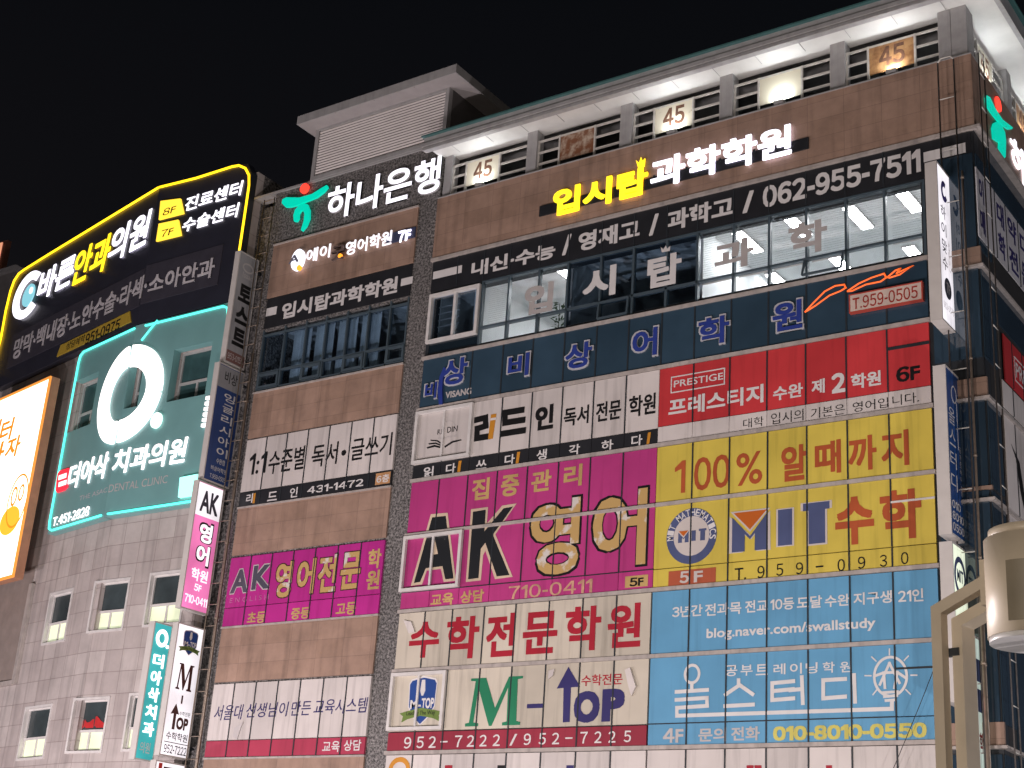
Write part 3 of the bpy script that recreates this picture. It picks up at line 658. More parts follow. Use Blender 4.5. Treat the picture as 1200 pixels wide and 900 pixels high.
txt(t, FR, 'VISANG', ('K',158,720), ('K',272,700), ('K',165,738), ('K',270,690), GREYV, .046, None, .03)
bd = MB().box(FR, FR.u(('L',808,600),.16), FR.u(('L',1128,540),.16), FR.v(('L',820,622),.16), FR.v(('L',820,545),.16), .06, .16).make('phone_board', paint('cream_board_paint', (.60, .48, .42), .4), t)
MB().frame(FR, FR.u(('L',806,600),.16), FR.u(('L',1130,540),.16), FR.v(('L',820,625),.16), FR.v(('L',820,543),.16), .055, .165, .03).make('board_rim', paint('red_rim', (.45,.07,.05), .4), bd)
txt(t, FR, 'T.959-0505', ('L',822,600), ('L',1108,540), ('L',830,610), ('L',1105,503), paint('red_number', (.33, .03, .02), .4), .163, None, .01)
ORL = glow('orange_reflection', (1, .16, .03), .75)  # orange reflection on the glass, drawn as glowing streaks; no neon tubes here
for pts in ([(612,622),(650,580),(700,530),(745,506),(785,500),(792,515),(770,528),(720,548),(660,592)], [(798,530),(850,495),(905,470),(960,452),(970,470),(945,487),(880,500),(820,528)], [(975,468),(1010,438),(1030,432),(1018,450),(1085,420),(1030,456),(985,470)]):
    q_ = pp(FR, 'L', pts, .05); s = MB(); s.tube([FR.P(u, v, .05) for u, v in q_]+[FR.P(*q_[0], .05)], .022, 6); s.make('reflection_streak', ORL, t)

# white reading academy sign
WPAN = vinyl('white_pane', (.60, .555, .54), .4, .05, .12, .14)
t = board('window_sign', 'white window sign with an open book logo over a black strip of words', 'window sign', FR, -21, 20.3, 0)
zs1 = FR.v(('P',700,156))-.02
panes(t, FR, COLS_L, zs1+.02, Z6-.06, WPAN, 0, ZF_-.006)
for a, b in zip(COLS_L[:-1], COLS_L[1:]): MB().box(FR, a+.006, b-.006, Z5+.05, zs1, 0, ZF_-.006).make('strip_panel', CHAR, t)
INK = paint('ink_black_vinyl', (.012, .012, .013), .35)
ORP = vinyl('pencil_orange', (.55, .24, .03), .4, .05, 0, .05)
frame_window(t, FR, UL-.02, COLS_L[2]+.02, zs1+.03, Z6-.07, ZF_-.005)
MB().box(FR, UL+.07, COLS_L[2]-.07, zs1+.12, Z6-.16, ZF_-.004, ZF_).make('panel', WPAN, t)
c0 = FR.uv(('P',242,105), ZF_)
s = MB().ring(FR, c0, (.29, .36), (.275, .345), ZF_, ZF_+.004, -5, 185, 40); s.make('logo_arc', GREYV, t)
txt(t, FR, 'RE', ('P',198,95), ('P',226,90), ('P',200,110), ('P',225,84), INK, ZF_+.003, None, .01); txt(t, FR, 'DIN', ('P',240,90), ('P',286,80), ('P',242,102), ('P',284,70), INK, ZF_+.003, None, .01)
for k_, pts in enumerate(([(150,165),(185,155),(222,165),(222,172),(185,164),(152,172)], [(158,148),(190,144),(222,158),(222,164),(188,151),(160,154)], [(166,132),(198,134),(222,152),(222,157),(194,140),(168,137)], [(228,160),(262,138),(302,130),(302,136),(264,146),(230,168)])):
    MB().poly(FR, pp(FR, 'P', pts, ZF_+.004), ZF_, ZF_+.004).make('logo_book', INK, t)
txt(t, FR, '리독서논술', ('P',200,125), ('P',285,112), ('P',202,132), ('P',284,108), GREYV, ZF_+.003, None, .01)
# round-shouldered strokes of the first word
def strokes(t, F, tg, lines, r, n, mat, name='lettering'):
    s = MB()
    for ln in lines:
        q_ = [F.uv((tg, *p), n) for p in ln]
        for (a, b) in zip(q_[:-1], q_[1:]):
            d = Vector((b[0]-a[0], b[1]-a[1])); d = d/max(1e-6, d.length)*r; k = Vector((-d.y, d.x))
            s.poly(F, [(a[0]-d.x+k.x, a[1]-d.y+k.y), (a[0]-d.x-k.x, a[1]-d.y-k.y), (b[0]+d.x-k.x, b[1]+d.y-k.y), (b[0]+d.x+k.x, b[1]+d.y+k.y)], n, n+.003+.0004*random.random())
    return s.make(name, mat, t)
strokes(t, FR, 'P', [[(370,45),(408,36),(410,72),(372,84),(370,126),(420,118)]], .085, ZF_, INK)
strokes(t, FR, 'P', [[(495,14),(568,2)],[(494,16),(494,58)],[(495,58),(572,46)],[(486,106),(574,92)]], .085, ZF_+.002, INK)
txt(t, FR, '인', ('K',552,820), ('K',633,810), ('K',565,880), ('K',630,762), INK, ZF_, None, .044)
for s_, L, R, B, T in (('독서', ('K',678,820), ('K',788,790), ('K',690,862), ('K',785,765)), ('전문', ('K',820,790), ('K',930,770), ('K',828,842), ('K',930,740)), ('학원', ('K',965,760), ('K',1082,740), ('K',972,822), ('K',1080,712))):
    txt(t, FR, s_, L, R, B, T, INK, ZF_, None, .022)
def pencil(t, F, tg, pts, n, mat=ORP): MB().poly(F, pp(F, tg, pts, n), n-.002, n+.004).make('pencil_mark', mat, t)
pencil(t, FR, 'P', [(420,130),(433,22),(457,18),(440,128)], ZF_)
s = MB(); s.poly(FR, pp(FR, 'P', [(431,38),(455,34),(454,44),(430,48)], ZF_+.006), ZF_, ZF_+.006); s.make('pencil_band', WHITEV, t)
for s_, L, R, B, T in (('읽', ('P',137,270), ('P',180,270), ('P',142,297), ('P',178,248)), ('다', ('P',235,255), ('P',278,255), ('P',240,282), ('P',276,234)), ('쓰', ('P',367,245), ('P',413,240), ('P',370,265), ('P',410,219)), ('다', ('P',493,220), ('P',537,220), ('P',496,244), ('P',534,194)),
                       ('생', ('P',633,200), ('P',678,195), ('P',640,223), ('P',676,172)), ('각', ('P',775,180), ('P',823,175), ('P',780,202), ('P',820,150)), ('하', ('P',918,155), ('P',970,150), ('P',922,182), ('P',968,130)), ('다', ('P',1050,135), ('P',1098,130), ('P',1054,163), ('P',1096,108))):
    txt(t, FR, s_, L, R, B, T, WHITEV, ZF_, None, .02)
for x, y in ((293, 252), (550, 213), (1125, 127)): pencil(t, FR, 'P', [(x-9,y+28),(x-2,y-26),(x+11,y-28),(x+3,y+26)], ZF_)

# red sign
REDP = vinyl('red_pane', (.53, .045, .052), .35, .06, .12, .1)
t = board('window_sign', 'red window sign with white words and 6F above a white sentence strip', 'window sign', FR, -13.7, 20.3, 0)
zr = FR.v(('Q',200,462)); us = [FR.u(('Q', x, 350)) for x in (47, 184, 330, 480, 636, 800, 967)]+[UR]; us[0] = UM
panes(t, FR, us, zr+.02, Z6-.06, REDP, 0, ZF_-.006)
for a, b in zip(us[:-1], us[1:]): MB().box(FR, a+.006, b-.006, Z5+.05, zr, 0, ZF_-.006).make('strip_panel', WPAN, t)
MB().box(FR, us[-2], UR, FR.v(('Q',970,178)), FR.v(('Q',970,166)), ZF_-.01, ZF_+.01).make('mullion', DMETAL, t)
uu0, uu1, vv0, vv1 = FR.u(('Q',90,300), ZF_), FR.u(('Q',307,290), ZF_), FR.v(('Q',92,346), ZF_), FR.v(('Q',92,280), ZF_)
MB().frame(FR, uu0, uu1, vv0, vv1, ZF_-.004, ZF_+.003, .028).make('word_box', WHITEV, t)
txt(t, FR, 'PRESTIGE', ('Q',102,310), ('Q',300,290), ('Q',108,322), ('Q',298,262), WHITEV, ZF_, None, .012)
for s_, L, R, B, T, o_ in (('프레스티지', ('Q',80,420), ('Q',462,345), ('Q',90,440), ('Q',458,308), .03), ('수완', ('Q',500,360), ('Q',620,340), ('Q',512,376), ('Q',618,302), .026), ('제', ('Q',655,320), ('Q',708,310), ('Q',660,350), ('Q',706,285), .03),
                       ('2', ('Q',735,300), ('Q',790,300), ('Q',737,348), ('Q',788,260), .04), ('학원', ('Q',813,300), ('Q',934,290), ('Q',820,330), ('Q',932,252), .03)):
    txt(t, FR, s_, L, R, B, T, WHITEV, ZF_, None, o_)
txt(t, FR, '6F', ('Q',995,280), ('Q',1090,250), ('Q',1003,303), ('Q',1088,228), INK, ZF_, None, .03)
for s_, L, R, B, T in (('대학', ('Q',380,470), ('Q',462,460), ('Q',386,487), ('Q',460,438)), ('입시의', ('Q',492,450), ('Q',622,435), ('Q',498,472), ('Q',620,408)), ('기본은', ('Q',652,430), ('Q',788,405), ('Q',660,448), ('Q',785,387)),
                       ('영어입', ('Q',820,400), ('Q',962,385), ('Q',828,422), ('Q',958,362)), ('니다.', ('Q',980,380), ('Q',1086,365), ('Q',985,397), ('Q',1082,340))):
    txt(t, FR, s_, L, R, B, T, INK, ZF_, None, -.004)

# magenta sign
PINK = vinyl('magenta_pane', (.47, .05, .215), .35, .05, .10, .12)
PGOLD = peeling('peeling_gold', (.62, .58, .54), (.50, .33, .13), .40, .46, 1.7)
KOUT = INK
t = board('window_sign', 'magenta window sign with big peeling AK letters and gold words', 'window sign', FR, -21, 17.3, 0)
zp = FR.v(('P',400,775))
panes(t, FR, COLS_L, zp+.012, Z5-.06, PINK, 0, ZF_-.006)
panes(t, FR, COLS_L, Z4+.05, zp-.012, PINK, 0, ZF_-.006, name='strip_panel', bars=False)
MB().box(FR, UL, UM, Z5M-.03, Z5M+.03, ZF_-.01, .12).make('crossbar', LEDGE, t)
MB().box(FR, UL, UM, zp-.012, zp+.012, ZF_-.01, ZF_+.008).make('crossbar', DMETAL, t)
for s_, x0, x1, y0, y1 in (('집',350,425,398,298), ('중',477,556,383,282), ('관',610,698,362,262), ('리',753,833,340,238)):
    txt(t, FR, s_, ('P',x0,(y0+y1)/2), ('P',x1,(y0+y1)/2), ('P',x0+20,y0), ('P',x1-8,y1), GOLD, ZF_, None, .03)
WOUT = vinyl('cream_outline', (.58, .46, .34), .4, .1, 0, 0)
def fatA(pts_o, pts_h, tg, mo, mi):
    pass
Aout = [(80,775),(168,460),(242,453),(278,752),(225,758),(212,700),(150,708),(130,768)]
Ain = [(94,762),(174,474),(234,467),(268,742),(232,746),(220,688),(146,697),(122,757)]
Ahole = [(168,640),(184,560),(200,634)]
Kout = [(322,758),(345,438),(420,428),(415,500),(482,422),(545,412),(452,548),(528,735),(450,745),(408,620),(398,640),(388,750)]
Kin = [(332,746),(354,449),(410,440),(404,535),(488,434),(530,426),(441,550),(514,727),(458,733),(408,585),(388,612),(378,740)]
for o_, i_ in ((Aout, Ain), (Kout, Kin)):
    MB().poly(FR, pp(FR, 'P', o_, ZF_), ZF_-.002, ZF_+.001).make('letter_outline', WOUT, t)
    MB().poly(FR, pp(FR, 'P', i_, ZF_), ZF_-.002, ZF_+.003).make('letter', peeling('peeling_black', (.55,.53,.52), (.015,.017,.02), .27, .31, 3.4), t)
MB().poly(FR, pp(FR, 'P', Ahole, ZF_), ZF_, ZF_+.005).make('letter_hole', WOUT, t)
for s_, x0, x1, yb, yt in (('영',600,832,735,372), ('어',872,1126,690,332)):
    L, R, B, T = ('P',x0,500), ('P',x1,500), ('P',(x0+x1)/2 if s_ == '영' else x1-30,yb), ('P',x1-8,yt)
    txt(t, FR, s_, L, R, B, T, KOUT, ZF_, None, .044, 'letter_outline'); txt(t, FR, s_, L, R, B, T, PGOLD, ZF_+.004, None, .026, 'letter', grow=-.06)
frame_window(t, FR, UL-.02, COLS_L[2]+.02, FR.v(('P',70,805)), Z5M-.05, ZF_+.012)
for s_, L, R, B, T in (('교육', ('P',168,840), ('P',268,825), ('P',174,865), ('P',265,803)), ('상담', ('P',298,825), ('P',402,810), ('P',304,852), ('P',400,788))): txt(t, FR, s_, L, R, B, T, GOLD, ZF_, None, .03)
txt(t, FR, '710-0411', ('P',510,805), ('P',878,770), ('P',520,834), ('P',875,743), paint('rose_gold_vinyl', (.52,.30,.20), .4, 0, .25, 5), ZF_, None, .012)
MB().box(FR, FR.u(('P',1022,755), ZF_), FR.u(('P',1122,755), ZF_), FR.v(('P',1030,783), ZF_), FR.v(('P',1030,733), ZF_), ZF_-.004, ZF_+.002).make('floor_tag', GOLD, t)
txt(t, FR, '5F', ('P',1042,755), ('P',1103,755), ('P',1045,778), ('P',1100,735), INK, ZF_+.004, None, .03)

# yellow signs
YELP = vinyl('yellow_pane', (.62, .49, .085), .4, .06, .08, .12); TERR = vinyl('brick_red', (.40, .085, .03), .45, .08, 0, .1)
t = board('window_sign', 'yellow window sign with brick red 100% words', 'window sign', FR, -13.7, 18.4, 0)
panes(t, FR, COLS_R, Z5M+.05, Z5-.06, YELP, 0, ZF_-.006)
for s_, x0, x1, y0, y1, o_ in (('1',105,148,748,615,.004), ('00',183,327,738,588,.02), ('%',352,457,718,576,.016), ('알',533,637,702,548,.03), ('때',668,773,675,530,.03), ('까',802,916,662,510,.03), ('지',935,1046,645,490,.03)):
    txt(t, FR, s_, ('Q',x0,(y0+y1)/2), ('Q',x1,(y0+y1)/2), ('Q',x0+15,y0), ('Q',x1-6,y1), TERR, ZF_, None, o_)
t = board('window_sign', 'yellow window sign with round mathematics badge and big blue MIT', 'window sign', FR, -13.7, 16.6, 0)
zm = FR.v(('R',330,342)); zm2 = FR.v(('R',810,298))
panes(t, FR, COLS_R, (zm+zm2)/2+.012, Z5M-.05, YELP, 0, ZF_-.006)
panes(t, FR, COLS_R, Z4+.05, (zm+zm2)/2-.012, YELP, 0, ZF_-.006, name='strip_panel')
SLATE = vinyl('slate_blue', (.075, .095, .20), .4, .08, 0, .08); PALE = vinyl('pale_film', (.55, .50, .48), .4, .05, 0, 0)
c0 = FR.uv(('R',172,233), ZF_); rx, rv = FR.u(('R',274,220), ZF_)-c0[0], FR.v(('R',172,122), ZF_)-c0[1]
MB().disc(FR, c0, (rx, rv), ZF_-.004, ZF_, 48).make('badge_ring', SLATE, t); MB().disc(FR, c0, (rx*.71, rv*.71), ZF_-.002, ZF_+.002, 40).make('badge_disc', PALE, t)
s = MB(); W_ = 'MIT MATHEMATICS'
for i, ch in enumerate(W_):
    if ch == ' ': continue
    a = math.radians(188-(i+.5)*(202/len(W_))); G = Face(FR.o, FR.U); k = len(s.v); put(s, FR, ch, -.055, .055, -.085, .085, ZF_+.003, None, .013)
    for j in range(k, len(s.v)):
        x, z = s.v[j].x, s.v[j].z; r_ = a-math.pi/2
        s.v[j] = FR.P(c0[0]+rx*.85*math.cos(a)+x*math.cos(r_)-z*math.sin(r_), c0[1]+rv*.85*math.sin(a)+x*math.sin(r_)+z*math.cos(r_), ZF_+.003)
s.make('badge_lettering', WHITEV, t)
def mitword(t, F, u0, u1, v0, v1, n, edge=True):
    W, H = u1-u0, v1-v0
    S = lambda pts: [(u0+x*W, v0+y*H) for x, y in pts]
    Mp = [(.0,0),(.0,.83),(.02,.83),(.0,1),(.03,1),(.19,.42),(.355,1),(.38,1),(.375,0),(.24,0),(.24,.52),(.19,.36),(.135,.5),(.135,0)]
    M2 = [(0,0),(0,.86),(.19,.36),(.37,.9),(.375,0),(.24,0),(.24,.42),(.19,.28),(.135,.42),(.135,0)]
    for pts in (M2, [(.48,.05),(.48,.92),(.625,.92),(.625,.05)], [(.79,.02),(.79,.82),(.735,.82),(.735,1),(1,1),(1,.82),(.955,.82),(.955,.02)]):
        if edge:
            cx = sum(p[0] for p in pts)/len(pts); cy = sum(p[1] for p in pts)/len(pts)
            MB().poly(F, S([(cx+(x-cx)*1.09+(.012 if x > cx else -.012), cy+(y-cy)*1.06) for x, y in pts]), n-.002, n+.001).make('letter_outline', PALE, t)
        MB().poly(F, S(pts), n-.002, n+.003).make('letter', SLATE, t)
    MB().poly(F, S([(-.02,1.0),(.19,.46),(.40,1.0)]), n-.002, n+.004).make('letter_outline', PALE, t)
    MB().poly(F, S([(.015,.965),(.19,.52),(.365,.965)]), n-.002, n+.006).make('triangle_mark', vinyl('orange_mark', (.50,.12,.02), .4, .05, 0, 0), t)
mitword(t, FR, FR.u(('R',336,200), ZF_), FR.u(('R',728,180), ZF_), FR.v(('R',338,300), ZF_), FR.v(('R',338,132), ZF_)-.03, ZF_)
mitword(t, FR, FR.u(('R',120,230), ZF_), FR.u(('R',232,230), ZF_), FR.v(('R',122,262), ZF_), FR.v(('R',122,214), ZF_), ZF_+.004, False)
for s_, x0, x1, y0, y1 in (('수',750,906,268,75), ('학',930,1097,247,47)): txt(t, FR, s_, ('R',x0,(y0+y1)/2), ('R',x1,(y0+y1)/2), ('R',(x0+x1)/2,y0), ('R',(x0+x1)/2,y1), TERR, ZF_, None, .036)
MB().box(FR, FR.u(('R',80,405), ZF_), FR.u(('R',270,390), ZF_), FR.v(('R',85,434), ZF_), FR.v(('R',85,376), ZF_), ZF_-.004, ZF_+.001).make('floor_tag', vinyl('tag_red', (.42,.10,.05), .4), t)
txt(t, FR, '5', ('R',125,400), ('R',162,400), ('R',130,424), ('R',160,374), PALE, ZF_+.004, None, .03); txt(t, FR, 'F', ('R',182,395), ('R',218,390), ('R',185,420), ('R',216,372), PALE, ZF_+.004, None, .03)
for s_, x0, x1, y0, y1 in (('T.',346,392,411,360), ('9',437,466,404,352), ('5',513,541,394,344), ('9',592,621,388,338), ('-',672,702,360,352), ('0',759,789,376,325), ('9',841,871,366,315), ('3',929,958,358,308), ('0',1014,1044,348,297)):
    txt(t, FR, s_, ('R',x0,(y0+y1)/2), ('R',x1,(y0+y1)/2), ('R',x0+8,y0), ('R',x1-4,y1), INK, ZF_, None, .004)
MB().box(FR, COLS_R[6], UR, FR.v(('R',985,105)), FR.v(('R',985,97)), ZF_-.006, ZF_+.014).make('crossbar', WMETAL, t)

# white mathematics sign
CREAM = vinyl('cream_pane', (.55, .50, .42), .4, .05, .14, .16); CRIM = vinyl('crimson', (.36, .018, .035), .4, .06, 0, .08)
NAVYV = vinyl('navy', (.035, .03, .13), .4, .06, 0, 0); GREENV = vinyl('green', (.02, .20, .10), .4, .08, 0, .05)
t = board('window_sign', 'cream window sign of seven large crimson letters', 'window sign', FR, -21, 14.8, 0)
us_ = [UL]+[FR.u(('T', x, 220)) for x in (205, 318, 450, 580, 718, 858, 998)]+[UM-.03]
panes(t, FR, us_, Z4M+.05, Z4-.06, CREAM, 0, ZF_-.006)
for s_, x0, x1, y0, y1 in (('수',140,263,320,172), ('학',293,427,325,150), ('전',458,577,316,138), ('문',610,752,304,130), ('학',785,932,292,108), ('원',960,1097,278,97)):
    txt(t, FR, s_, ('T',x0,(y0+y1)/2), ('T',x1,(y0+y1)/2), ('T',(x0+x1)/2,y0), ('T',(x0+x1)/2,y1), CRIM, ZF_, None, .03)
MB().poly(FR, pp(FR, 'T', [(118,165),(150,172),(165,215),(140,220),(128,190)], ZF_), ZF_-.001, ZF_+.03).make('peeling_film', WPAN, t)
t = board('window_sign', 'cream window sign with green M, navy arrow TOP and red phone strip', 'window sign', FR, -21, 12.9, 0)
zt2 = FR.v(('T',700,612))
panes(t, FR, us_, zt2+.02, Z4M-.05, CREAM, 0, ZF_-.006)
panes(t, FR, us_, Z3+.05, zt2-.012, vinyl('crimson_pane', (.30, .03, .055), .4, .06, .1, .1), 0, ZF_-.006, name='strip_panel')
frame_window(t, FR, UL-.02, us_[2], zt2+.03, Z4M-.06, ZF_-.004)
def shield(t, F, c, w_, h_, n, badge=True):
    S = lambda pts: [(c[0]+x*w_, c[1]+y*h_) for x, y in pts]
    sh = [(-.5,.36),(-.42,.44),(0,.5),(.42,.44),(.5,.36),(.47,-.12),(.3,-.32),(0,-.5),(-.3,-.32),(-.47,-.12)]
    MB().poly(F, S(sh), n-.002, n).make('shield_edge', WHITEV, t)
    MB().poly(F, S([(x*.93, y*.93) for x, y in sh]), n-.001, n+.002).make('shield', vinyl('shield_blue', (.02, .06, .24), .4, .1, 0, 0), t)
    s = MB(); put(s, F, 'M-', c[0]-.4*w_, c[0]-.02*w_, c[1]-.16*h_, c[1]+.02*h_, n+.004, None, .035); put(s, F, 'TOP', c[0]+.0*w_, c[0]+.43*w_, c[1]-.16*h_, c[1]+.05*h_, n+.004, None, .035)
    s.poly(F, S([(-.06,.42),(.06,.42),(.09,.2),(.03,.1),(-.03,.1),(-.09,.2)]), n, n+.004)
    s.make('shield_lettering', WHITEV, t)
    MB().poly(F, S([(-.75,-.24),(-.62,-.30),(-.66,-.42),(-.45,-.36),(0,-.30),(.45,-.36),(.66,-.42),(.62,-.30),(.75,-.24),(.5,-.2),(0,-.14),(-.5,-.2)]), n, n+.005).make('ribbon', vinyl('ribbon_green', (.16, .24, .06), .4), t)
    s = MB(); put(s, F, 'Leading The Way', c[0]-.5*w_, c[0]+.5*w_, c[1]-.31*h_, c[1]-.2*h_, n+.007, None, .01); s.make('ribbon_lettering', INK, t)
cs = FR.uv(('T',192,498), ZF_); shield(t, FR, cs, FR.u(('T',252,495), ZF_)-FR.u(('T',134,500), ZF_), 1.25, ZF_)
def serifM(t, F, u0, u1, v0, v1, n, mat):
    W, H = u1-u0, v1-v0
    pts = [(0,0),(0,.06),(.07,.08),(.14,.94),(.05,.95),(.05,1),(.33,1),(.53,.36),(.75,1),(1,1),(1,.95),(.91,.94),(.93,.08),(1,.06),(1,0),(.68,0),(.68,.06),(.76,.08),(.745,.78),(.49,0),(.44,0),(.20,.80),(.15,.08),(.24,.06),(.24,0)]
    MB().poly(F, [(u0+x*W, v0+y*H) for x, y in pts], n-.002, n+.003).make('letter', mat, t)
serifM(t, FR, FR.u(('T',378,500), ZF_), FR.u(('T',604,490), ZF_), FR.v(('T',380,605), ZF_), FR.v(('T',600,396), ZF_), ZF_, GREENV)
MB().box(FR, FR.u(('T',627,520), ZF_), FR.u(('T',693,515), ZF_), FR.v(('T',630,530), ZF_), FR.v(('T',630,512), ZF_), ZF_-.003, ZF_+.003).make('dash', NAVYV, t)
MB().poly(FR, pp(FR, 'T', [(775,588),(778,445),(750,448),(798,358),(846,440),(808,443),(803,586)], ZF_), ZF_-.002, ZF_+.003).make('arrow_mark', NAVYV, t)
txt(t, FR, 'O', ('T',820,525), ('T',927,520), ('T',870,590), ('T',870,458), NAVYV, ZF_, None, .055); txt(t, FR, 'P', ('T',937,515), ('T',1030,510), ('T',942,585), ('T',1000,448), NAVYV, ZF_, None, .055)
txt(t, FR, '수학전문', ('T',852,410), ('T',1022,400), ('T',860,438), ('T',1018,384), CRIM, ZF_, None, .014)
MB().poly(FR, pp(FR, 'T', [(1035,372),(1056,362),(1080,440),(1062,480),(1050,440)], ZF_), ZF_-.001, ZF_+.05).make('peeling_film', WPAN, t)
MB().poly(FR, pp(FR, 'T', [(718,375),(742,368),(735,395),(716,410)], ZF_), ZF_-.001, ZF_+.03).make('peeling_film', WPAN, t)
s = MB(); seq = '952-7222/952-7225'; xs = [133, 185, 235, 283, 343, 393, 445, 500, 570, 628, 690, 745, 800, 862, 920, 978, 1042]
for ch, x in zip(seq, xs):
    y = 672-(x-133)*.029; w_ = 15
    put(s, FR, ch, FR.u(('T',x-w_,y), ZF_), FR.u(('T',x+w_,y), ZF_), FR.v(('T',x,y+(24 if ch != '-' else 3)), ZF_), FR.v(('T',x,y-(24 if ch != '-' else 3)), ZF_), ZF_, None, .014)
s.make('lettering', WHITEV, t)

# sky blue signs
SKYB = vinyl('sky_blue_pane', (.125, .335, .54), .35, .05, .07, .08)
t = board('window_sign', 'sky blue window sign with two lines of white words and a blog address', 'window sign', FR, -13.7, 14.8, 0)
cr = [UM]+[FR.u(('R', x, 560)) for x in (168, 320, 480, 645, 815, 990)]+[UR]
panes(t, FR, cr, Z4M+.05, Z4-.06, SKYB, 0, ZF_-.006)
for s_, L, R, B, T in (('3년간', ('R',95,535), ('R',217,525), ('R',100,562), ('R',214,507)), ('전과목', ('R',227,525), ('R',373,515), ('R',235,556), ('R',370,496)), ('전교', ('R',388,515), ('R',479,505), ('R',394,542), ('R',476,487)), ('10등', ('R',490,510), ('R',585,500), ('R',496,534), ('R',582,480)),
                       ('도달', ('R',596,500), ('R',697,490), ('R',602,527), ('R',694,471)), ('수완', ('R',708,490), ('R',808,482), ('R',714,520), ('R',805,465)), ('지구생', ('R',823,485), ('R',978,475), ('R',830,512), ('R',975,451)), ('21인', ('R',1002,470), ('R',1104,462), ('R',1008,502), ('R',1100,443))):
    txt(t, FR, s_, L, R, B, T, WHITEV, ZF_, None, .020)
txt(t, FR, 'blog.naver.com/swallstudy', ('R',233,620), ('R',912,590), ('R',330,650), ('R',905,560), WHITEV, ZF_, None, .022)
t = board('window_sign', 'sky blue window sign with thin white letters, bulb drawing and yellow phone number', 'window sign', FR, -13.7, 12.9, 0)
zb = FR.v(('S',400,637))
panes(t, FR, cr, zb+.012, Z4M-.05, SKYB, 0, ZF_-.006); panes(t, FR, cr, Z3+.05, zb-.012, SKYB, 0, ZF_-.006, name='strip_panel')
MB().box(FR, UM, cr[-2], zb-.012, zb+.012, ZF_-.01, ZF_+.008).make('crossbar', DMETAL, t)
MB().box(FR, cr[-2], UR, FR.v(('S',1000,430)), FR.v(('S',1000,422)), ZF_-.01, ZF_+.008).make('crossbar', DMETAL, t)
c0 = FR.uv(('S',175,445), ZF_); s = MB().ring(FR, c0, (.21, .23), (.145, .165), ZF_-.002, ZF_+.003); s.make('lettering', WHITEV, t)
r_ = .042
strokes(t, FR, 'S', [[(174,485),(174,512)],[(112,517),(236,509)],[(112,549),(235,541),(235,572)],[(114,581),(236,573)],[(114,581),(114,613),(978,585),(978,556)],
    [(362,470),(362,492),(310,528)],[(364,488),(418,526)],[(308,574),(420,568)],
    [(497,482),(582,474)],[(497,484),(497,548)],[(497,514),(580,506)],[(497,550),(582,543)],[(570,510),(612,506)],[(616,458),(620,562)],
    [(702,470),(790,465)],[(702,470),(702,543)],[(702,543),(790,536)],[(826,450),(830,556)]], r_, ZF_, WHITEV)
for i, ch in enumerate('공부트레이닝학원'):
    x = (333, 394, 455, 526, 592, 655, 724, 793)[i]; y = 432-(x-333)*.035
    txt(t, FR, ch, ('S',x-24,y), ('S',x+24,y-2), ('S',x,y+22), ('S',x,y-22), WHITEV, ZF_, None, .014)
for s_, L, R, B, T in (('4F', ('S',58,700), ('S',140,690), ('S',65,722), ('S',136,662)), ('문의', ('S',200,695), ('S',312,690), ('S',206,718), ('S',308,660)), ('전화', ('S',332,690), ('S',447,685), ('S',338,714), ('S',444,655))): txt(t, FR, s_, L, R, B, T, GREYV, ZF_, None, .026)
txt(t, FR, '010-8010-0550', ('S',500,690), ('S',1118,670), ('S',508,714), ('S',1115,639), vinyl('pale_yellow', (.55, .50, .13), .4), ZF_, None, .05)
c0 = FR.uv(('S',972,455), ZF_); rr = (FR.u(('S',1043,455), ZF_)-c0[0], .43)
s = MB().ring(FR, c0, rr, (rr[0]-.055, rr[1]-.055), ZF_-.002, ZF_+.003); s.make('bulb_drawing', WHITEV, t)
strokes(t, FR, 'S', [[(930,487),(968,402),(1008,480)],[(912,452),(945,440),(1000,438),(1035,462)],[(950,500),(945,440)],[(988,500),(1000,440)],[(945,520),(1000,516)],[(948,536),(998,532)],[(954,552),(992,549)]], .028, ZF_+.001, WHITEV, 'bulb_drawing')
strokes(t, FR, 'S', [[(968,345),(968,368)],[(897,377),(914,393)],[(1044,373),(1028,390)],[(870,452),(894,452)],[(1055,450),(1078,450)],[(902,528),(918,508)],[(1052,526),(1034,508)]], .014, ZF_, WHITEV, 'bulb_drawing')

# bottom row of the frame
t = board('window_sign', 'pale window sign below the red phone strip, cut by the frame', 'window sign', FR, -21, 11, 0)
panes(t, FR, us_, 9.9, Z3-.06, WPAN, 0, ZF_-.006)
s = MB().ring(FR, FR.uv(('T',98,782), ZF_), (.34, .30), (.22, .18), ZF_-.002, ZF_+.003, 0, 180, 20); s.make('logo_arc', ORP, t)
for x, mt in ((303, CRIM), (520, INK), (805, NAVYV)): MB().box(FR, FR.u(('T',x-15,765), ZF_), FR.u(('T',x+15,765), ZF_), 10.4, FR.v(('T',x,765), ZF_), ZF_-.002, ZF_+.003).make('letter', mt, t)
t = board('window_sign', 'pale window sign below the yellow phone number, cut by the frame', 'window sign', FR, -13.7, 11, 0)
panes(t, FR, cr, 9.9, Z3-.06, WPAN, 0, ZF_-.006)
for x, w_ in ((408, 14), (440, 14), (725, 12)): MB().box(FR, FR.u(('S',x-w_,815), ZF_), FR.u(('S',x+w_,815), ZF_), 10.4, FR.v(('S',x,812), ZF_), ZF_-.002, ZF_+.003).make('letter', CRIM, t)

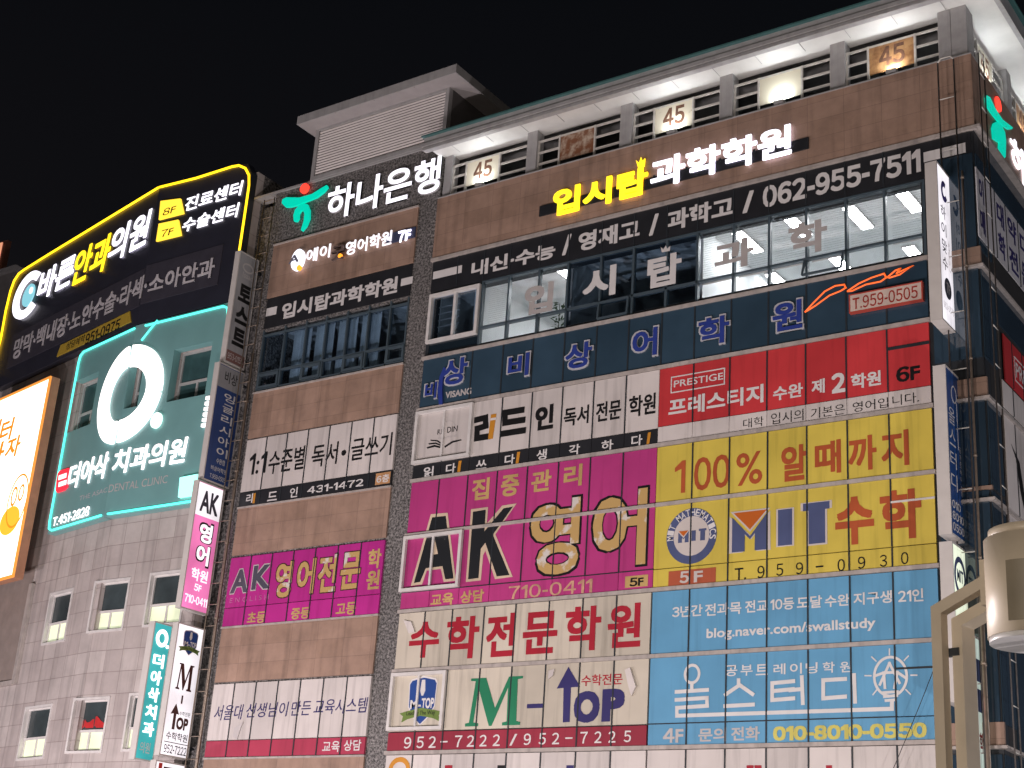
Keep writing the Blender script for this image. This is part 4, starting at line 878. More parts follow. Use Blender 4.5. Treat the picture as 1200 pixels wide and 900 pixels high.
# signs of the granite part
t = board('window_sign', 'white window sign of black words above a black strip with orange 6 tag', 'window sign', FR, -28.3, 20.2, 0)
zs = FR.v(('F',300,352))
panes(t, FR, BCOLS, zs+.01, 21.18, WPAN, 0, ZF_-.006); panes(t, FR, BCOLS, 19.13, zs-.01, CHAR, 0, ZF_-.006, name='strip_panel')
for s_, L, R, B, T in (('1:1', ('F',232,250), ('F',308,235), ('F',240,287), ('F',306,185)), ('수준별', ('F',318,235), ('F',476,205), ('F',340,282), ('F',474,158)), ('독서', ('F',508,205), ('F',622,185), ('F',548,250), ('F',618,140)), ('글쓰기', ('F',682,170), ('F',860,140), ('F',690,225), ('F',856,100))):
    txt(t, FR, s_, L, R, B, T, INK, ZF_, None, .012)
MB().disc(FR, FR.uv(('F',648,190), ZF_), (.085, .085), ZF_-.002, ZF_+.003).make('dot', INK, t)
for s_, L, R, B, T in (('리', ('F',220,390), ('F',248,388), ('F',224,412), ('F',246,368)), ('드', ('F',314,380), ('F',356,375), ('F',320,402), ('F',352,358)), ('인', ('F',412,362), ('F',446,358), ('F',418,387), ('F',444,340)), ('431-1472', ('F',490,345), ('F',735,318), ('F',495,370), ('F',732,303))): txt(t, FR, s_, L, R, B, T, WHITEV, ZF_, None, .02)
pencil(t, FR, 'F', [(247,412),(253,368),(262,366),(256,411)], ZF_)
MB().box(FR, FR.u(('F',788,302), ZF_), FR.u(('F',852,300), ZF_), FR.v(('F',792,331), ZF_), FR.v(('F',792,281), ZF_), ZF_-.004, ZF_+.001).make('floor_tag', vinyl('tag_tan', (.50,.27,.13), .4), t)
txt(t, FR, '6층', ('F',793,302), ('F',848,298), ('F',796,324), ('F',846,282), WHITEV, ZF_+.003, None, .02)

t = board('window_sign', 'magenta window sign with grey AK and gold words between brown bands', 'window sign', FR, -28.3, 16.5, 0)
zs = FR.v(('F',220,868)); PINK2 = vinyl('bright_magenta_pane', (.46, .03, .25), .35, .05, .1, .1)
panes(t, FR, BCOLS, zs+.012, 17.58, PINK2, 0, ZF_-.006); panes(t, FR, BCOLS, 15.58, zs-.012, PINK2, 0, ZF_-.006, name='strip_panel')
GRV = vinyl('dark_grey_letter', (.08, .08, .11), .4)
for ch, x0, x1, y0, y1 in (('A',152,232,812,695), ('K',245,328,796,675)):
    a = (('F',x0,(y0+y1)/2), ('F',x1,(y0+y1)/2), ('F',x0+10,y0), ('F',x1-10,y1))
    txt(t, FR, ch, *a, GREYV, ZF_, None, .05, 'letter_outline'); txt(t, FR, ch, *a, GRV, ZF_+.003, None, .03, 'letter', grow=-.03)
txt(t, FR, 'E N G L I S H', ('F',148,835), ('F',318,822), ('F',150,850), ('F',316,812), vinyl('faint_pink', (.50,.16,.34), .4), ZF_, None, .0)
for ch, x0, x1, y0, y1 in (('영',345,422,830,665), ('어',440,523,815,652), ('전',533,620,806,634), ('문',632,724,792,622)):
    a = (('F',x0,(y0+y1)/2), ('F',x1,(y0+y1)/2), ('F',(x0+x1)/2,y0), ('F',(x0+x1)/2,y1))
    txt(t, FR, ch, *a, vinyl('umber_outline', (.06,.03,.02), .4), ZF_, None, .045, 'letter_outline'); txt(t, FR, ch, *a, PGOLD, ZF_+.003, None, .03, 'letter', grow=-.03)
txt(t, FR, '학', ('F',755,655), ('F',813,650), ('F',780,698), ('F',790,612), GOLD, ZF_, None, .03); txt(t, FR, '원', ('F',748,745), ('F',806,740), ('F',770,790), ('F',780,705), GOLD, ZF_, None, .03)
for s_, L, R, B, T in (('초등', ('G',262,165), ('G',341,158), ('G',268,192), ('G',338,135)), ('중등', ('G',455,145), ('G',536,138), ('G',460,173), ('G',532,117)), ('고등', ('G',652,125), ('G',739,118), ('G',658,155), ('G',735,94))): txt(t, FR, s_, L, R, B, T, GOLD, ZF_, None, .028)

t = board('window_sign', 'white window sign of navy handwriting above a red strip', 'window sign', FR, -28.3, 12.9, 0)
zs = FR.v(('G',250,703))
panes(t, FR, BCOLS, zs+.012, 13.94, WPAN, 0, ZF_-.006); panes(t, FR, BCOLS, 11.95, zs-.012, vinyl('rose_red_pane', (.40, .045, .09), .4, .06, .1, .1), 0, ZF_-.006, name='strip_panel')
for s_, L, R, B, T in (('서울대', ('G',118,585), ('G',242,565), ('G',175,614), ('G',240,545)), ('선생님이', ('G',258,570), ('G',440,560), ('G',280,604), ('G',420,534)), ('만든', ('G',456,560), ('G',542,555), ('G',465,595), ('G',538,528)), ('교육시스템', ('G',556,560), ('G',788,545), ('G',620,588), ('G',785,514))): txt(t, FR, s_, L, R, B, T, NAVYV, ZF_, None, .004, shear=.12)
for s_, L, R, B, T in (('교육', ('G',592,735), ('G',668,728), ('G',598,756), ('G',664,706)), ('상담', ('G',686,728), ('G',762,722), ('G',692,750), ('G',758,700))): txt(t, FR, s_, L, R, B, T, WHITEV, ZF_, None, .018)
MB().poly(FR, pp(FR, 'G', [(205,650),(245,622),(232,655),(218,700),(200,690)], ZF_), ZF_-.001, ZF_+.02).make('peeling_film', GREYV, t)

# ------------------------------------------------------------------ corner bay and side facade of the academy building
for z0, z1 in ((22.72, 25.1), (20.1, 22.25), (17.2, 19.1), (14.9, 17.1), (12.3, 14.1), (9, 11.7)):
    ap('corner_glazing', MB().box(FR, UR+.1, UC-.03, z0, z1, -.002, .05), CGLASS)
    ap('corner_glazing', MB().box(SIDE, .02, .85, z0, z1, -.002, .03), CGLASS)
for z in (22.5, 17.15, 19.4, 12.1):
    ap('corner_cladding', MB().box(FR, UR+.1, UC+.05, z-.24 if z != 17.15 else z-.04, z+.22 if z != 17.15 else z+.04, -.002, .07), BROWN)
    ap('ledge', MB().box(FR, UR+.1, UC+.12, z-.30, z-.24, -.002, .14), LEDGE)
    ap('ledge', MB().box(SIDE, .004, 8, z-.30, z-.24, -.002, .12), LEDGE)
ap('ledge', MB().box(SIDE, -.1, 12, ZB-.02, ZB+.045, -.002, .19), LEDGE)
ap('side_glazing', MB().box(SIDE, .9, 12, 21.3, 22.4, -.002, .03), CGLASS)
ap('side_glazing', MB().box(SIDE, .9, 12, 24.8, 25.7, -.002, .03), CGLASS)
ap('side_glazing', MB().box(SIDE, .9, 12, 9, 15.3, -.002, .03), CGLASS)
sw_ = [-.12, .5, 1.15, 1.95, 2.9, 3.8, 4.7, 5.6]
t = board('window_sign', 'white window sign of dark words on the side wall behind the ladder', 'window sign', SIDE, 2, 23.8, 0)
panes(t, SIDE, sw_, 22.95, 24.68, vinyl('cool_white_pane', (.56, .55, .58), .4), .035, .06)
for i, (a_, b_) in enumerate((('이', '매'), ('', ''), ('대', '학'), ('약', '전'), ('대', '문'), ('입', '학'), ('시', '원'))):
    a, b = sw_[i]+.14, sw_[i+1]-.14
    for ch, z in ((a_, 23.9), (b_, 23.1)):
        if ch:
            s = MB(); put(s, SIDE, ch, a, b, z, z+.62, .065, None, .03); s.make('lettering', NAVYV, t)
t = board('window_sign', 'red window sign on the side wall at the right picture edge', 'window sign', SIDE, 2.5, 20.4, 0)
panes(t, SIDE, [1.25, 1.85, 2.6, 3.5, 4.4, 5.3], 20.0, 21.12, REDP, .035, .06)
MB().frame(SIDE, 2.0, 4.2, 20.25, 20.85, .06, .066, .03).make('word_box', WHITEV, t)
s = MB(); put(s, SIDE, 'PRESTIGE', 2.08, 4.1, 20.36, 20.74, .066, None, .012); s.make('lettering', WHITEV, t)
t = board('window_sign', 'white panels with black boot drawing on the side wall', 'window sign', SIDE, 2.5, 17, 0)
panes(t, SIDE, [1.0, 1.75, 2.6, 3.5, 4.4], 19.3, 19.93, WPAN, .035, .06); panes(t, SIDE, [1.0, 1.75, 2.6, 3.5, 4.4], 17.0, 19.25, WPAN, .035, .06); panes(t, SIDE, [1.0, 1.75, 2.6, 3.5, 4.4], 15.4, 16.9, WPAN, .035, .06)
MB().poly(SIDE, [(1.4,18.55),(1.95,18.3),(2.3,17.3),(2.15,17.2),(1.9,17.6),(1.7,18.3)], .06, .066).make('boot_drawing', INK, t)
MB().poly(SIDE, [(1.9,16.75),(2.3,15.6),(2.4,15.5),(2.45,16.6)], .06, .066).make('boot_drawing', INK, t)
t = board('bank_sign', 'glowing green swoosh emblem and white letters on the side parapet', 'sign', SIDE, 2.5, 26.8, .06)
emblem(t, SIDE, 'J', [(1022,460),(1027,447),(1042,455),(1065,505),(1100,560),(1148,597),(1146,605),(1128,606),(1090,580),(1050,530),(1027,495)], ((1083,488), (.20, .19)),
       [(1058,650),(1053,600),(1060,578),(1075,570),(1098,590),(1112,620),(1117,660),(1115,735),(1103,748),(1090,745),(1083,720),(1086,668),(1075,662)], .07, .11)
s = MB(); ue = SIDE.u(('J',1142,700), .11); zl, zh = SIDE.v(('J',1165,798), .11)-.1, SIDE.v(('J',1150,640), .11); put(s, SIDE, '하', ue, ue+1.25, zl, zh, .08, .11, .016); put(s, SIDE, '나', ue+1.45, ue+2.6, zl, zh, .08, .11, .016); s.make('lettering', WLED, t)

# ------------------------------------------------------------------ ladders and pipes
def ladder(name, label, P0, P1, z0, z1, step, r=.022, mat=RUSTM, hoop=False):
    t = thing(name, label, 'ladder', (P0+P1)/2+Vector((0, 0, z0)), None)
    for P in (P0, P1): MB().tube([P+Vector((0, 0, z0)), P+Vector((0, 0, z1))], r, 8).make('rail', mat, t)
    z = z0+.3
    while z < z1: MB().tube([P0+Vector((0, 0, z)), P1+Vector((0, 0, z))], r*.75, 6).make('rung', RAILM if hoop else mat, t); z += step
    if hoop: MB().tube([P0+Vector((0, 0, z1)), P0+(P1-P0)*.2+Vector((0, 0, z1+.1)), P0+(P1-P0)*.8+Vector((0, 0, z1+.1)), P1+Vector((0, 0, z1))], r, 8).make('top_hoop', RAILM, t)
    return t
ua, ub = FR.u(('J',795,300), .25), FR.u(('J',870,300), .25)
ladder('wall_ladder', 'rusty wall ladder in front of the brown corner cladding', Vector((ua, -.25, 0)), Vector((ub, -.25, 0)), 6, 27.55, 1.35, .018, paint('rusty_black_pipe', (.05, .042, .038), .6, 0, .3, 10), True)
ya, yb = SIDE.u(('J',993,400), .3), SIDE.u(('J',1022,500), .3)
ladder('wall_ladder', 'wall ladder on the side face beside the green emblem', Vector((-9.17+.3, ya, 0)), Vector((-9.17+.3, yb, 0)), 6, 27.5, .9, .016, MATS['rusty_black_pipe'], True)
ladder('wall_ladder', 'thin ladder in the gap between clinic and granite wall', Vector((FR.u(('D',172,650), .2)-.0, -.2, 0)), Vector((FR.u(('D',214,640), .2), -.2, 0)), 6, 29.3, .62, .02, RUSTM)
def pipe(label, u, n, z0, z1, r):
    t = thing('drain_pipe', label, 'pipe', FR.P(u, z0, n)); MB().tube([FR.P(u, z0, n), FR.P(u, z1, n)], r, 10).make('pipe_run', RUSTM, t)
    z = z0+.8
    while z < z1: MB().tube([FR.P(u, z, n), FR.P(u, z+.07, n)], r*1.35, 10).make('pipe_clamp', RUSTM, t); z += 2.2
pipe('brown drain pipe beside the backlit fin signs', -31.32, .12, 4, 24, .05)
pipe('thin brass coloured pipe on the dark corner bay', FR.u((1146, 600), .2), .2, 6, 24.6, .028)
pipe('brass pipe below the lamp head on the corner', FR.u((1178, 800), -1.0), -.6 if False else .35, 6, 15.2, .035)

# ------------------------------------------------------------------ projecting fin signs
FINB = paint('fin_housing', (.56, .53, .51), .4, 0, .06)
def fin(label, X, y0, y1, z0, z1, thick, facemat, name='fin_sign', group=None):
    F = Face((X, 0, 0), (0, 1, 0))
    t = thing(name, label, 'sign', (X-thick/2, (y0+y1)/2, z0), group)
    MB().wbox(X-thick, X-.012, y0, y1, z0, z1).make('housing', FINB, t)
    MB().frame(F, y0-.001, y1+.001, z0-.001, z1+.001, -.013, .012, .04).make('face_frame', FINB, t)
    MB().box(F, y0+.04, y1-.04, z0+.04, z1-.04, -.012, .002).make('face', facemat, t)
    s = MB()
    for z in (z0+.3, z1-.4): s.wbox(X-thick*.7, X-thick*.3, y1, y1+.25, z, z+.06)
    s.make('bracket', DMETAL, t)
    return t, F
def fbox(t, F, y0, y1, z0, z1, mat, name='face_band', n=.003): return MB().box(F, y0, y1, z0, z1, .002, n).make(name, mat, t)
XF = -31.80
LBW = lightbox('white', (.95, .91, .97), .85)
t, F = fin('unlit grey fin sign with black stacked letters beside the clinic', XF, -.80, .05, 23.58, 27.30, .2, vinyl('fin_grey', (.33, .33, .35), .4))
stack(t, F, '토스트', -.62, -.08, 24.15, 26.35, INK, .004, .05, .2)
MB().ring(F, (-.36, 26.85), (.24, .16), (.19, .11), .002, .005).make('cup_logo', GREYV, t); s = MB(); put(s, F, 'Isaac', -.55, -.12, 26.5, 26.68, .004, None, 0); s.make('lettering', GREYV, t)
fbox(t, F, -.76, .01, 23.64, 24.0, vinyl('brick_band', (.22, .11, .10), .5)); s = MB(); put(s, F, '953-0155', -.7, -.05, 23.72, 23.92, .005, None, .01); s.make('lettering', GREYV, t)
t, F = fin('blue fin sign with white stacked letters under a grey logo band', XF, -.98, .10, 19.80, 23.50, .2, vinyl('fin_blue', (.035, .07, .22), .4))
fbox(t, F, -.94, .06, 22.75, 23.44, vinyl('fin_grey', (.33, .33, .35), .4)); s = MB(); put(s, F, '비상', -.68, -.15, 22.95, 23.32, .005, None, .01); s.make('lettering', INK, t)
stack(t, F, '잉글리시아이', -.60, -.14, 20.62, 22.68, WHITEV, .005, .012, .22)
for s_, z, h_ in (('수완캠', 20.42, .17), ('비상어학원', 20.17, .15), ('T.959-0505', 19.93, .14)):
    s = MB(); put(s, F, s_, -.72 if len(s_) > 4 else -.55, -.08 if len(s_) > 4 else -.2, z, z+h_, .005, None, .01); s.make('lettering', WHITEV, t)
t, F = fin('glowing pink fin sign with AK header and white stacked letters', XF, -1.12, -.02, 15.96, 19.74, .2, lightbox('pink', (.90, .22, .52), .75))
fbox(t, F, -1.08, -.06, 18.72, 19.69, LBW); s = MB(); put(s, F, 'AK', -.93, -.2, 18.85, 19.5, .006, None, .03); s.make('lettering', GRV, t)
stack(t, F, '영어', -.84, -.26, 17.25, 18.62, INK, .005, .06, .05, 'letter_outline'); stack(t, F, '영어', -.80, -.30, 17.29, 18.58, glow('letter_white', (.97,.93,.97), .95), .008, .035, .12)
for s_, z, h_, a_ in (('학원', 16.83, .36, .2), ('5F', 16.55, .2, .38), ('710-0411', 16.16, .24, .08)):
    s = MB(); put(s, F, s_, -1.1+a_+.02, -.04-a_, z, z+h_, .006, None, .02); s.make('lettering', MATS['glow_letter_white'], t)
t, F = fin('glowing white fin sign with blue shield and brown M lettering', XF, -1.10, -.02, 11.88, 15.55, .2, LBW)
shield(t, F, (-.55, 15.06), .56, .72, .006)
BRV = vinyl('brown_film', (.09, .03, .025), .4)
serifM(t, F, -.86, -.26, 13.72, 14.45, .006, BRV); fbox(t, F, -.58, -.52, 13.35, 13.58, BRV, 'dash', .006)
MB().poly(F, [(-.78,12.62),(-.78,13.05),(-.90,13.02),(-.74,13.33),(-.58,13.04),(-.68,13.05),(-.68,12.62)], .002, .006).make('arrow_mark', BRV, t)
s = MB(); put(s, F, 'OP', -.64, -.2, 12.64, 12.98, .006, None, .045); s.make('lettering', BRV, t); s = MB(); put(s, F, '수학전문', -.58, -.16, 13.03, 13.15, .006, None, .01); put(s, F, '수학학원', -.95, -.15, 12.33, 12.55, .006, None, .016); put(s, F, '952-7222', -.96, -.12, 11.97, 12.2, .006, None, .012); s.make('lettering', INK, t)
fbox(t, F, -1.0, -.1, 12.255, 12.275, INK, 'rule', .006)
t, F = fin('white fin sign with red mark, lowest of its column', XF, -1.18, -.05, 8.2, 11.74, .2, LBW)
fbox(t, F, -1.05, -.92, 11.1, 11.68, vinyl('tag_bright_red', (.5,.04,.03), .4), 'mark', .006); fbox(t, F, -.86, -.3, 11.38, 11.6, BRV, 'mark', .006)
# teal fin standing further out on the left
Xt = -31.86-.55
t, F = fin('teal fin sign of glowing white dental letters', Xt, -1.42, -.72, FR.v((185, 880), 1.1)-.25, 15.55, .22, lightbox('teal', (.05, .45, .47), .62))
zb_ = FR.v((185, 880), 1.1)-.25
stack(t, F, '더아삭치과', -1.27, -.87, zb_+.62, 14.72, glow('letter_lit', (1, .97, .95), 1.25), .006, .028, .18, n1=.02)
s = MB().ring(F, (-1.07, 15.12), (.22, .25), (.12, .14), .002, .03); s.disc(F, (-.83, 14.92), (.05, .05), .002, .03); s.make('logo_ring', MATS['glow_letter_lit'], t)
s = MB(); put(s, F, '의원', -1.28, -.9, zb_+.2, zb_+.5, .006, None, .016); s.make('lettering', WHITEV, t)

XR = -9.76
t, F = fin('tall glowing white fin sign with violet drop logo by the lit windows', XR, -.88, .03, 20.75, 24.62, .26, LBW)
VIO = vinyl('violet_film', (.09, .07, .30), .4)
MB().ring(F, (-.42, 24.05), (.2, .26), (.1, .12), .002, .006, 60, 330).make('drop_logo', VIO, t)
stack(t, F, '하이맞수', -.70, -.38, 22.0, 23.7, GRV, .006, .01, .25); s = MB(); put(s, F, '영어학원', -.3, -.2, 22.1, 22.9, .006, None, .0); s.make('lettering', GREYV, t)
MB().disc(F, (-.42, 21.65), (.22, .25), .002, .006).make('floor_disc', GRV, t); s = MB(); put(s, F, '7F', -.53, -.3, 21.53, 21.78, .008, None, .02); put(s, F, '962-0579', -.75, -.1, 21.1, 21.25, .006, None, .0); s.make('lettering', GREYV, t)
t, F = fin('unlit blue fin sign with thin white stacked letters on the corner', XR, -.84, .03, 16.0, 19.72, .26, vinyl('fin_deep_blue', (.02, .07, .24), .4))
MB().ring(F, (-.33, 19.2), (.17, .2), (.14, .17), .002, .006).make('bulb_drawing', WHITEV, t); fbox(t, F, -.19, -.16, 18.0, 19.05, WHITEV, 'bulb_line', .006)
stack(t, F, '올스터디', -.72, -.34, 16.95, 18.9, WHITEV, .006, .0, .25); stack(t, F, '공부트레이닝학원', -.14, -.03, 16.8, 18.1, WHITEV, .006, .0, .2)
for i, s_ in enumerate(('010', '8010', '0550')): s = MB(); put(s, F, s_, -.72, -.72+.17*len(s_), 16.6-i*.24, 16.78-i*.24, .006, None, .02); s.make('lettering', WHITEV, t)
t, F = fin('glowing cream fin sign with a round blue badge below the blue fin', XR, -.84, .03, 12.6, 15.85, .26, lightbox('cream', (.85, .93, .72), .8))
MB().ring(F, (-.41, 15.2), (.35, .42), (.25, .3), .002, .006).make('badge_ring', SLATE, t); s = MB(); put(s, F, 'MIT', -.6, -.22, 15.08, 15.34, .006, None, .03); s.make('lettering', SLATE, t)
fbox(t, F, -.80, -.01, 12.66, 12.95, glow('tag_pink', (1, .12, .2), .8))
t, F = fin('slim lit sign of small coloured pictures behind the lamp pole', -9.55, -.35, .05, 11.2, 14.0, .1, lightbox('pale_green', (.75, .90, .80), .4))
for z in (13.1, 12.5): fbox(t, F, -.28, -.02, z, z+.45, SLATE, 'picture', .006)
s = MB(); put(s, F, '학', -.28, -.06, 11.7, 12.1, .006, None, .03); s.make('lettering', CRIM, t)

# ------------------------------------------------------------------ clinic building
clin = thing('clinic_building', 'grey stone tiled clinic block with a bent front and white windows', 'building', (_xs, 1, 0))
def cp(name, mb, mat): return mb.make(name, mat, clin)
EB = -32.35-_xs      # right end of wing B
def winrect(F, tg, x0, x1, y0, y1, n=0):
    u0, u1 = F.u((tg, x0, (y0+y1)/2), n), F.u((tg, x1, (y0+y1)/2), n); xm = (x0+x1)/2
    return (u0, u1, F.v((tg, xm, y1), n), F.v((tg, xm, y0), n))
WA = [winrect(FA, 'C', 190, 278, 188, 388), winrect(FA, 'C', 88, 193, 652, 862)]
WB = [winrect(FB, 'C', 372, 512, 140, 343), winrect(FB, 'C', 598, 745, 106, 318), winrect(FB, 'C', 285, 428, 618, 836), winrect(FB, 'C', 512, 640, 598, 828)]
DA = [winrect(FA, 'B', 345, 447, 175, 388)]; DB = [winrect(FB, 'B', 548, 648, 108, 305), winrect(FB, 'B', 782, 945, 36, 260)]
DB[0] = (.02, DB[0][1], DB[0][2], DB[0][3])
TB_ = FB.v(('B',860,705), .3)
cp('wall', MB().holes(FA, -14, 0, 0, 26.0, -.3, 0, WA+DA), TILE)
cp('wall', MB().holes(FB, 0, EB, 0, 30.6, -.3, 0, WB+DB), TILE)
cp('side_wall', MB().wbox(_xs+EB-.3, _xs+EB, .3, 12, 0, 30.6), GRAN)
cp('inner_wall', MB().box(FA, -14, 0, 0, 25.9, -1.6, -1.5).box(FB, -.3, EB-.3, 0, 30.5, -1.6, -1.5), DROOM)
cp('roof_deck', MB().wbox(_xs-.2, _xs+EB-.31, 1.7, 12, 30.2, 30.4), DARK)
LITP = lightbox('lit_pane', (.86, .94, .66), .55)
DPANE = paint('dark_blind_pane', (.045, .06, .065), .25, 0, .2, 2, 0, .5, .2)
for F, ws, dental in ((FA, WA, 0), (FB, WB, 0), (FA, DA, 1), (FB, DB, 1)):
    for i, (u0, u1, v0, v1) in enumerate(ws):
        n = -.13 if not dental else -.1
        fm = WMETAL if not dental else paint('aluminium_frame', (.42, .43, .43), .4)
        wf = MB().frame(F, u0, u1, v0, v1, n-.06, n+.03, .075 if dental else .095)
        if not dental:
            MB().frame(F, u0-.03, u1+.03, v0-.03, v1+.03, n+.031, .025, .075).make('reveal', WMETAL, clin)
        vm = v0+(v1-v0)*.40; um = (u0+u1)/2
        wf.box(F, u0+.075, u1-.075, vm-.04, vm+.04, n-.06, n+.025); wf.box(F, um-.035, um+.035, v0+.075, vm-.04, n-.06, n+.02)
        w_ = wf.make('window', fm, clin)
        MB().box(F, u0+.075, u1-.075, vm+.04, v1-.075, n-.03, n-.02).make('pane', DPANE if not dental else paint('teal_dark_pane', (.04, .09, .095), .2), w_)
        lo = MB().box(F, u0+.075, um-.035, v0+.075, vm-.04, n-.03, n-.02).box(F, um+.035, u1-.075, v0+.075, vm-.04, n-.03, n-.02)
        lo.make('pane', (LITP if not dental else MATS['teal_dark_pane']), w_)
# red banner seen in one window
u0, u1, v0, v1 = WB[2]
rb = MB(); k = 14; b_ = 0
for i in range(k+1):
    x = u0+.12+(u1-u0-.24)*i/k; rb.v += [FB.P(x, v0+(v1-v0)*.46, -.14+.015*math.sin(i*1.3)), FB.P(x, v0+(v1-v0)*(.62+.06*math.sin(i*.9)), -.14+.015*math.sin(i*1.3+1))]
rb.f = [(2*i, 2*i+2, 2*i+3, 2*i+1) for i in range(k)]
tag(rb.make('red_cloth', paint('red_cloth', (.45, .012, .015), .7, 0, .15)), 'crumpled red cloth hung inside a lower clinic window', 'cloth')

# clinic name sign
NS = .30
NAVYB = paint('sign_navy_sheet', (.026, .027, .040), .35, 0, .12, 1.5)
t = board('clinic_sign', 'dark clinic signboard with yellow neon edge and lit white and yellow letters', 'sign', FB, 0, 26.5, NS)
topA = [FA.uv(('A', x, y), NS) for x, y in ((-20, 1000), (15, 790), (42, 640), (72, 530), (100, 500), (685, 160))]
zA = FA.v(('A', 350, 345), NS); ztop = FB.v(('A', 1030, 58), NS); zbA = FB.v(('A', 1000, 648), NS)
uR = FB.u(('A', 1075, 250), NS)
sA = FA.v(('A', 685, 160), NS)
vl0 = FA.v(('Z', 0, 890), NS)
outA = [(-6.4 if False else FA.u(('Z', -10, 700), NS), vl0)]+topA[1:5]+[(.035, sA), (.035, zbA)]
MB().poly(FA, [(FA.u(('Z', -30, 880), NS), zbA)]+[FA.uv(('Z', x, y), NS) for x, y in ((5, 600), (55, 370), (75, 310), (110, 265))]+[(.035, sA), (.035, zbA)], .02, NS).make('panel', NAVYB, t)
MB().poly(FB, [(-.035, zbA), (-.035, sA), (uR-.45, ztop), (uR-.15, ztop-.05), (uR, ztop-.32), (uR, zbA)], .02, NS).make('panel', NAVYB, t)
MB().box(FB, uR+.002, uR+.05, zbA, ztop-.4, 0, NS).make('side_trim', DMETAL, t)
NY = glow('neon_yellow', (1, .60, .01), 2.6); NT = glow('neon_teal', (.10, .95, .78), 1.6)
ptsA = [FA.P(*FA.uv(('Z', x, y), NS+.04), NS+.04) for x, y in ((-40, 790), (5, 610), (30, 470), (55, 365), (75, 310), (100, 272), (130, 250), (250, 175))]+[FA.P(0, sA, NS+.04)]
MB().tube(ptsA, .038, 8).make('neon_edge', NY, t)
MB().tube([FB.P(.005, sA, NS+.04)]+[FB.P(*FB.uv(('A', x, y), NS+.04), NS+.04) for x, y in ((860, 108), (1020, 57), (1050, 52), (1078, 64), (1094, 95), (1094, 140), (1075, 270), (1052, 425))], .038, 8).make('neon_edge', NY, t)
for F, s_, L, R, B, T, mt in ((FA, '바른', (180,530), (328,480), (198,630), (325,440), WLED), (FA, '안과', (328,480), (482,420), (345,568), (478,352), YEL), (FA, '의원', (480,420), (650,330), (530,455), (645,252), WLED), (FB, '진료센터', (818,200), (1060,160), (825,250), (1055,120), WLED), (FB, '수술센터', (805,300), (1043,260), (815,342), (1040,217), WLED)):
    txt(t, F, s_, ('A',*L), ('A',*R), ('A',*B), ('A',*T), mt, NS+.02, NS+.045, .018 if F is FA else .010, shear=.1)
for s_, q_, tb in (('8F', [(697,290),(705,208),(792,197),(806,262)], ((715,270),(775,222))), ('7F', [(685,385),(697,308),(782,290),(795,358)], ((706,365),(765,318)))):
    MB().poly(FB, pp(FB, 'A', q_, NS+.06), NS+.002, NS+.06).make('floor_tag', glow('tag_yellow', (1, .66, .05), 1.3), t)
    txt(t, FB, s_, ('A',tb[0][0],tb[0][1]), ('A',tb[1][0],tb[1][1]), ('A',tb[0][0],tb[0][1]+4), ('A',tb[1][0],tb[1][1]+4), INK, NS+.063, None, .008, shear=.15)
c0 = FA.uv(('A',118,620), NS+.1)
rx_ = abs(FA.u(('A',178,590), NS+.1)-FA.u(('A',56,650), NS+.1))/2; rv_ = .95
MB().ring(FA, c0, (rx_*1.0, rv_), (rx_*.60, rv_*.66), NS+.04, NS+.1, 48, 318, 40).make('eye_logo', WLED, t)
MB().disc(FA, (c0[0]+rx_*.05, c0[1]-.02), (rx_*.42, rv_*.48), NS+.03, NS+.07).make('eye_iris', glow('iris', (.25, .62, .72), .9), t)
MB().disc(FA, (c0[0]+rx_*.22, c0[1]+.12), (rx_*.12, rv_*.14), NS+.06, NS+.09).make('eye_glint', WLED, t)
LGR = paint('unlit_letter_face', (.52, .50, .53), .4, 0, .1)
MB().box(FA, FA.u(('A', 60, 800), NS), .0, FA.v(('A', 640, 645), NS)-.1, FA.v(('A', 640, 520), NS)+.15, NS, NS+.02).make('letter_tray', paint('tray_navy', (.045,.043,.058), .45), t)
MB().box(FB, .0, FB.u(('A', 968, 500), NS), FB.v(('A', 660, 640), NS)-.1, FB.v(('A', 960, 405), NS), NS, NS+.02).make('letter_tray', MATS['tray_navy'], t)
for F, s_, L, R, B, T in ((FA, '망막·백내장·노안수술·라섹·', (62,850), (643,580), (72,898), (620,540)), (FB, '소아안과', (652,580), (942,500), (668,612), (938,456))): txt(t, F, s_, ('A',*L), ('A',*R), ('A',*B), ('A',*T), LGR, NS+.03, NS+.05, .022)
MB().poly(FA, pp(FA, 'A', [(248,893),(266,842),(570,692),(575,738)], NS+.03), NS, NS+.03).make('phone_bar', vinyl('ochre', (.42, .29, .04), .4), t)
txt(t, FA, '상담예약', ('A',292,845), ('A',372,812), ('A',295,862), ('A',370,795), INK, NS+.034, None, .01); txt(t, FA, '951-0975', ('A',376,815), ('A',528,740), ('A',382,838), ('A',526,725), INK, NS+.034, None, .02)

# dental sign
t = board('dental_sign', 'teal dental signboard with a huge lit O ring and mint neon edge', 'sign', FB, 0, 22, NS)
TEAL = paint('teal_sheet', (.175, .365, .37), .4, 0, .06, 1.0)
zt = zbA-.06; zlow = FB.v(('B', 860, 705), NS)-.05; ul = FA.u(('B', 285, 440), NS)-.03
MB().holes(FA, ul, .035, zlow, zt, .02, NS, DA).make('panel', TEAL, t)
MB().holes(FB, -.035, uR, zlow, zt, .02, NS, DB).make('panel', TEAL, t)
e_ = NS+.03
z1n, z0n = zt-.1, zlow+.08
MB().tube([FA.P(0, z1n, e_), FA.P(ul+.3, z1n, e_), FA.P(ul+.1, z1n-.1, e_), FA.P(ul+.04, z1n-.35, e_), FA.P(ul+.04, z0n+.35, e_), FA.P(ul+.1, z0n+.08, e_), FA.P(ul+.3, z0n, e_), FA.P(-.12, z0n, e_)], .035, 8).make('neon_edge', NT, t)
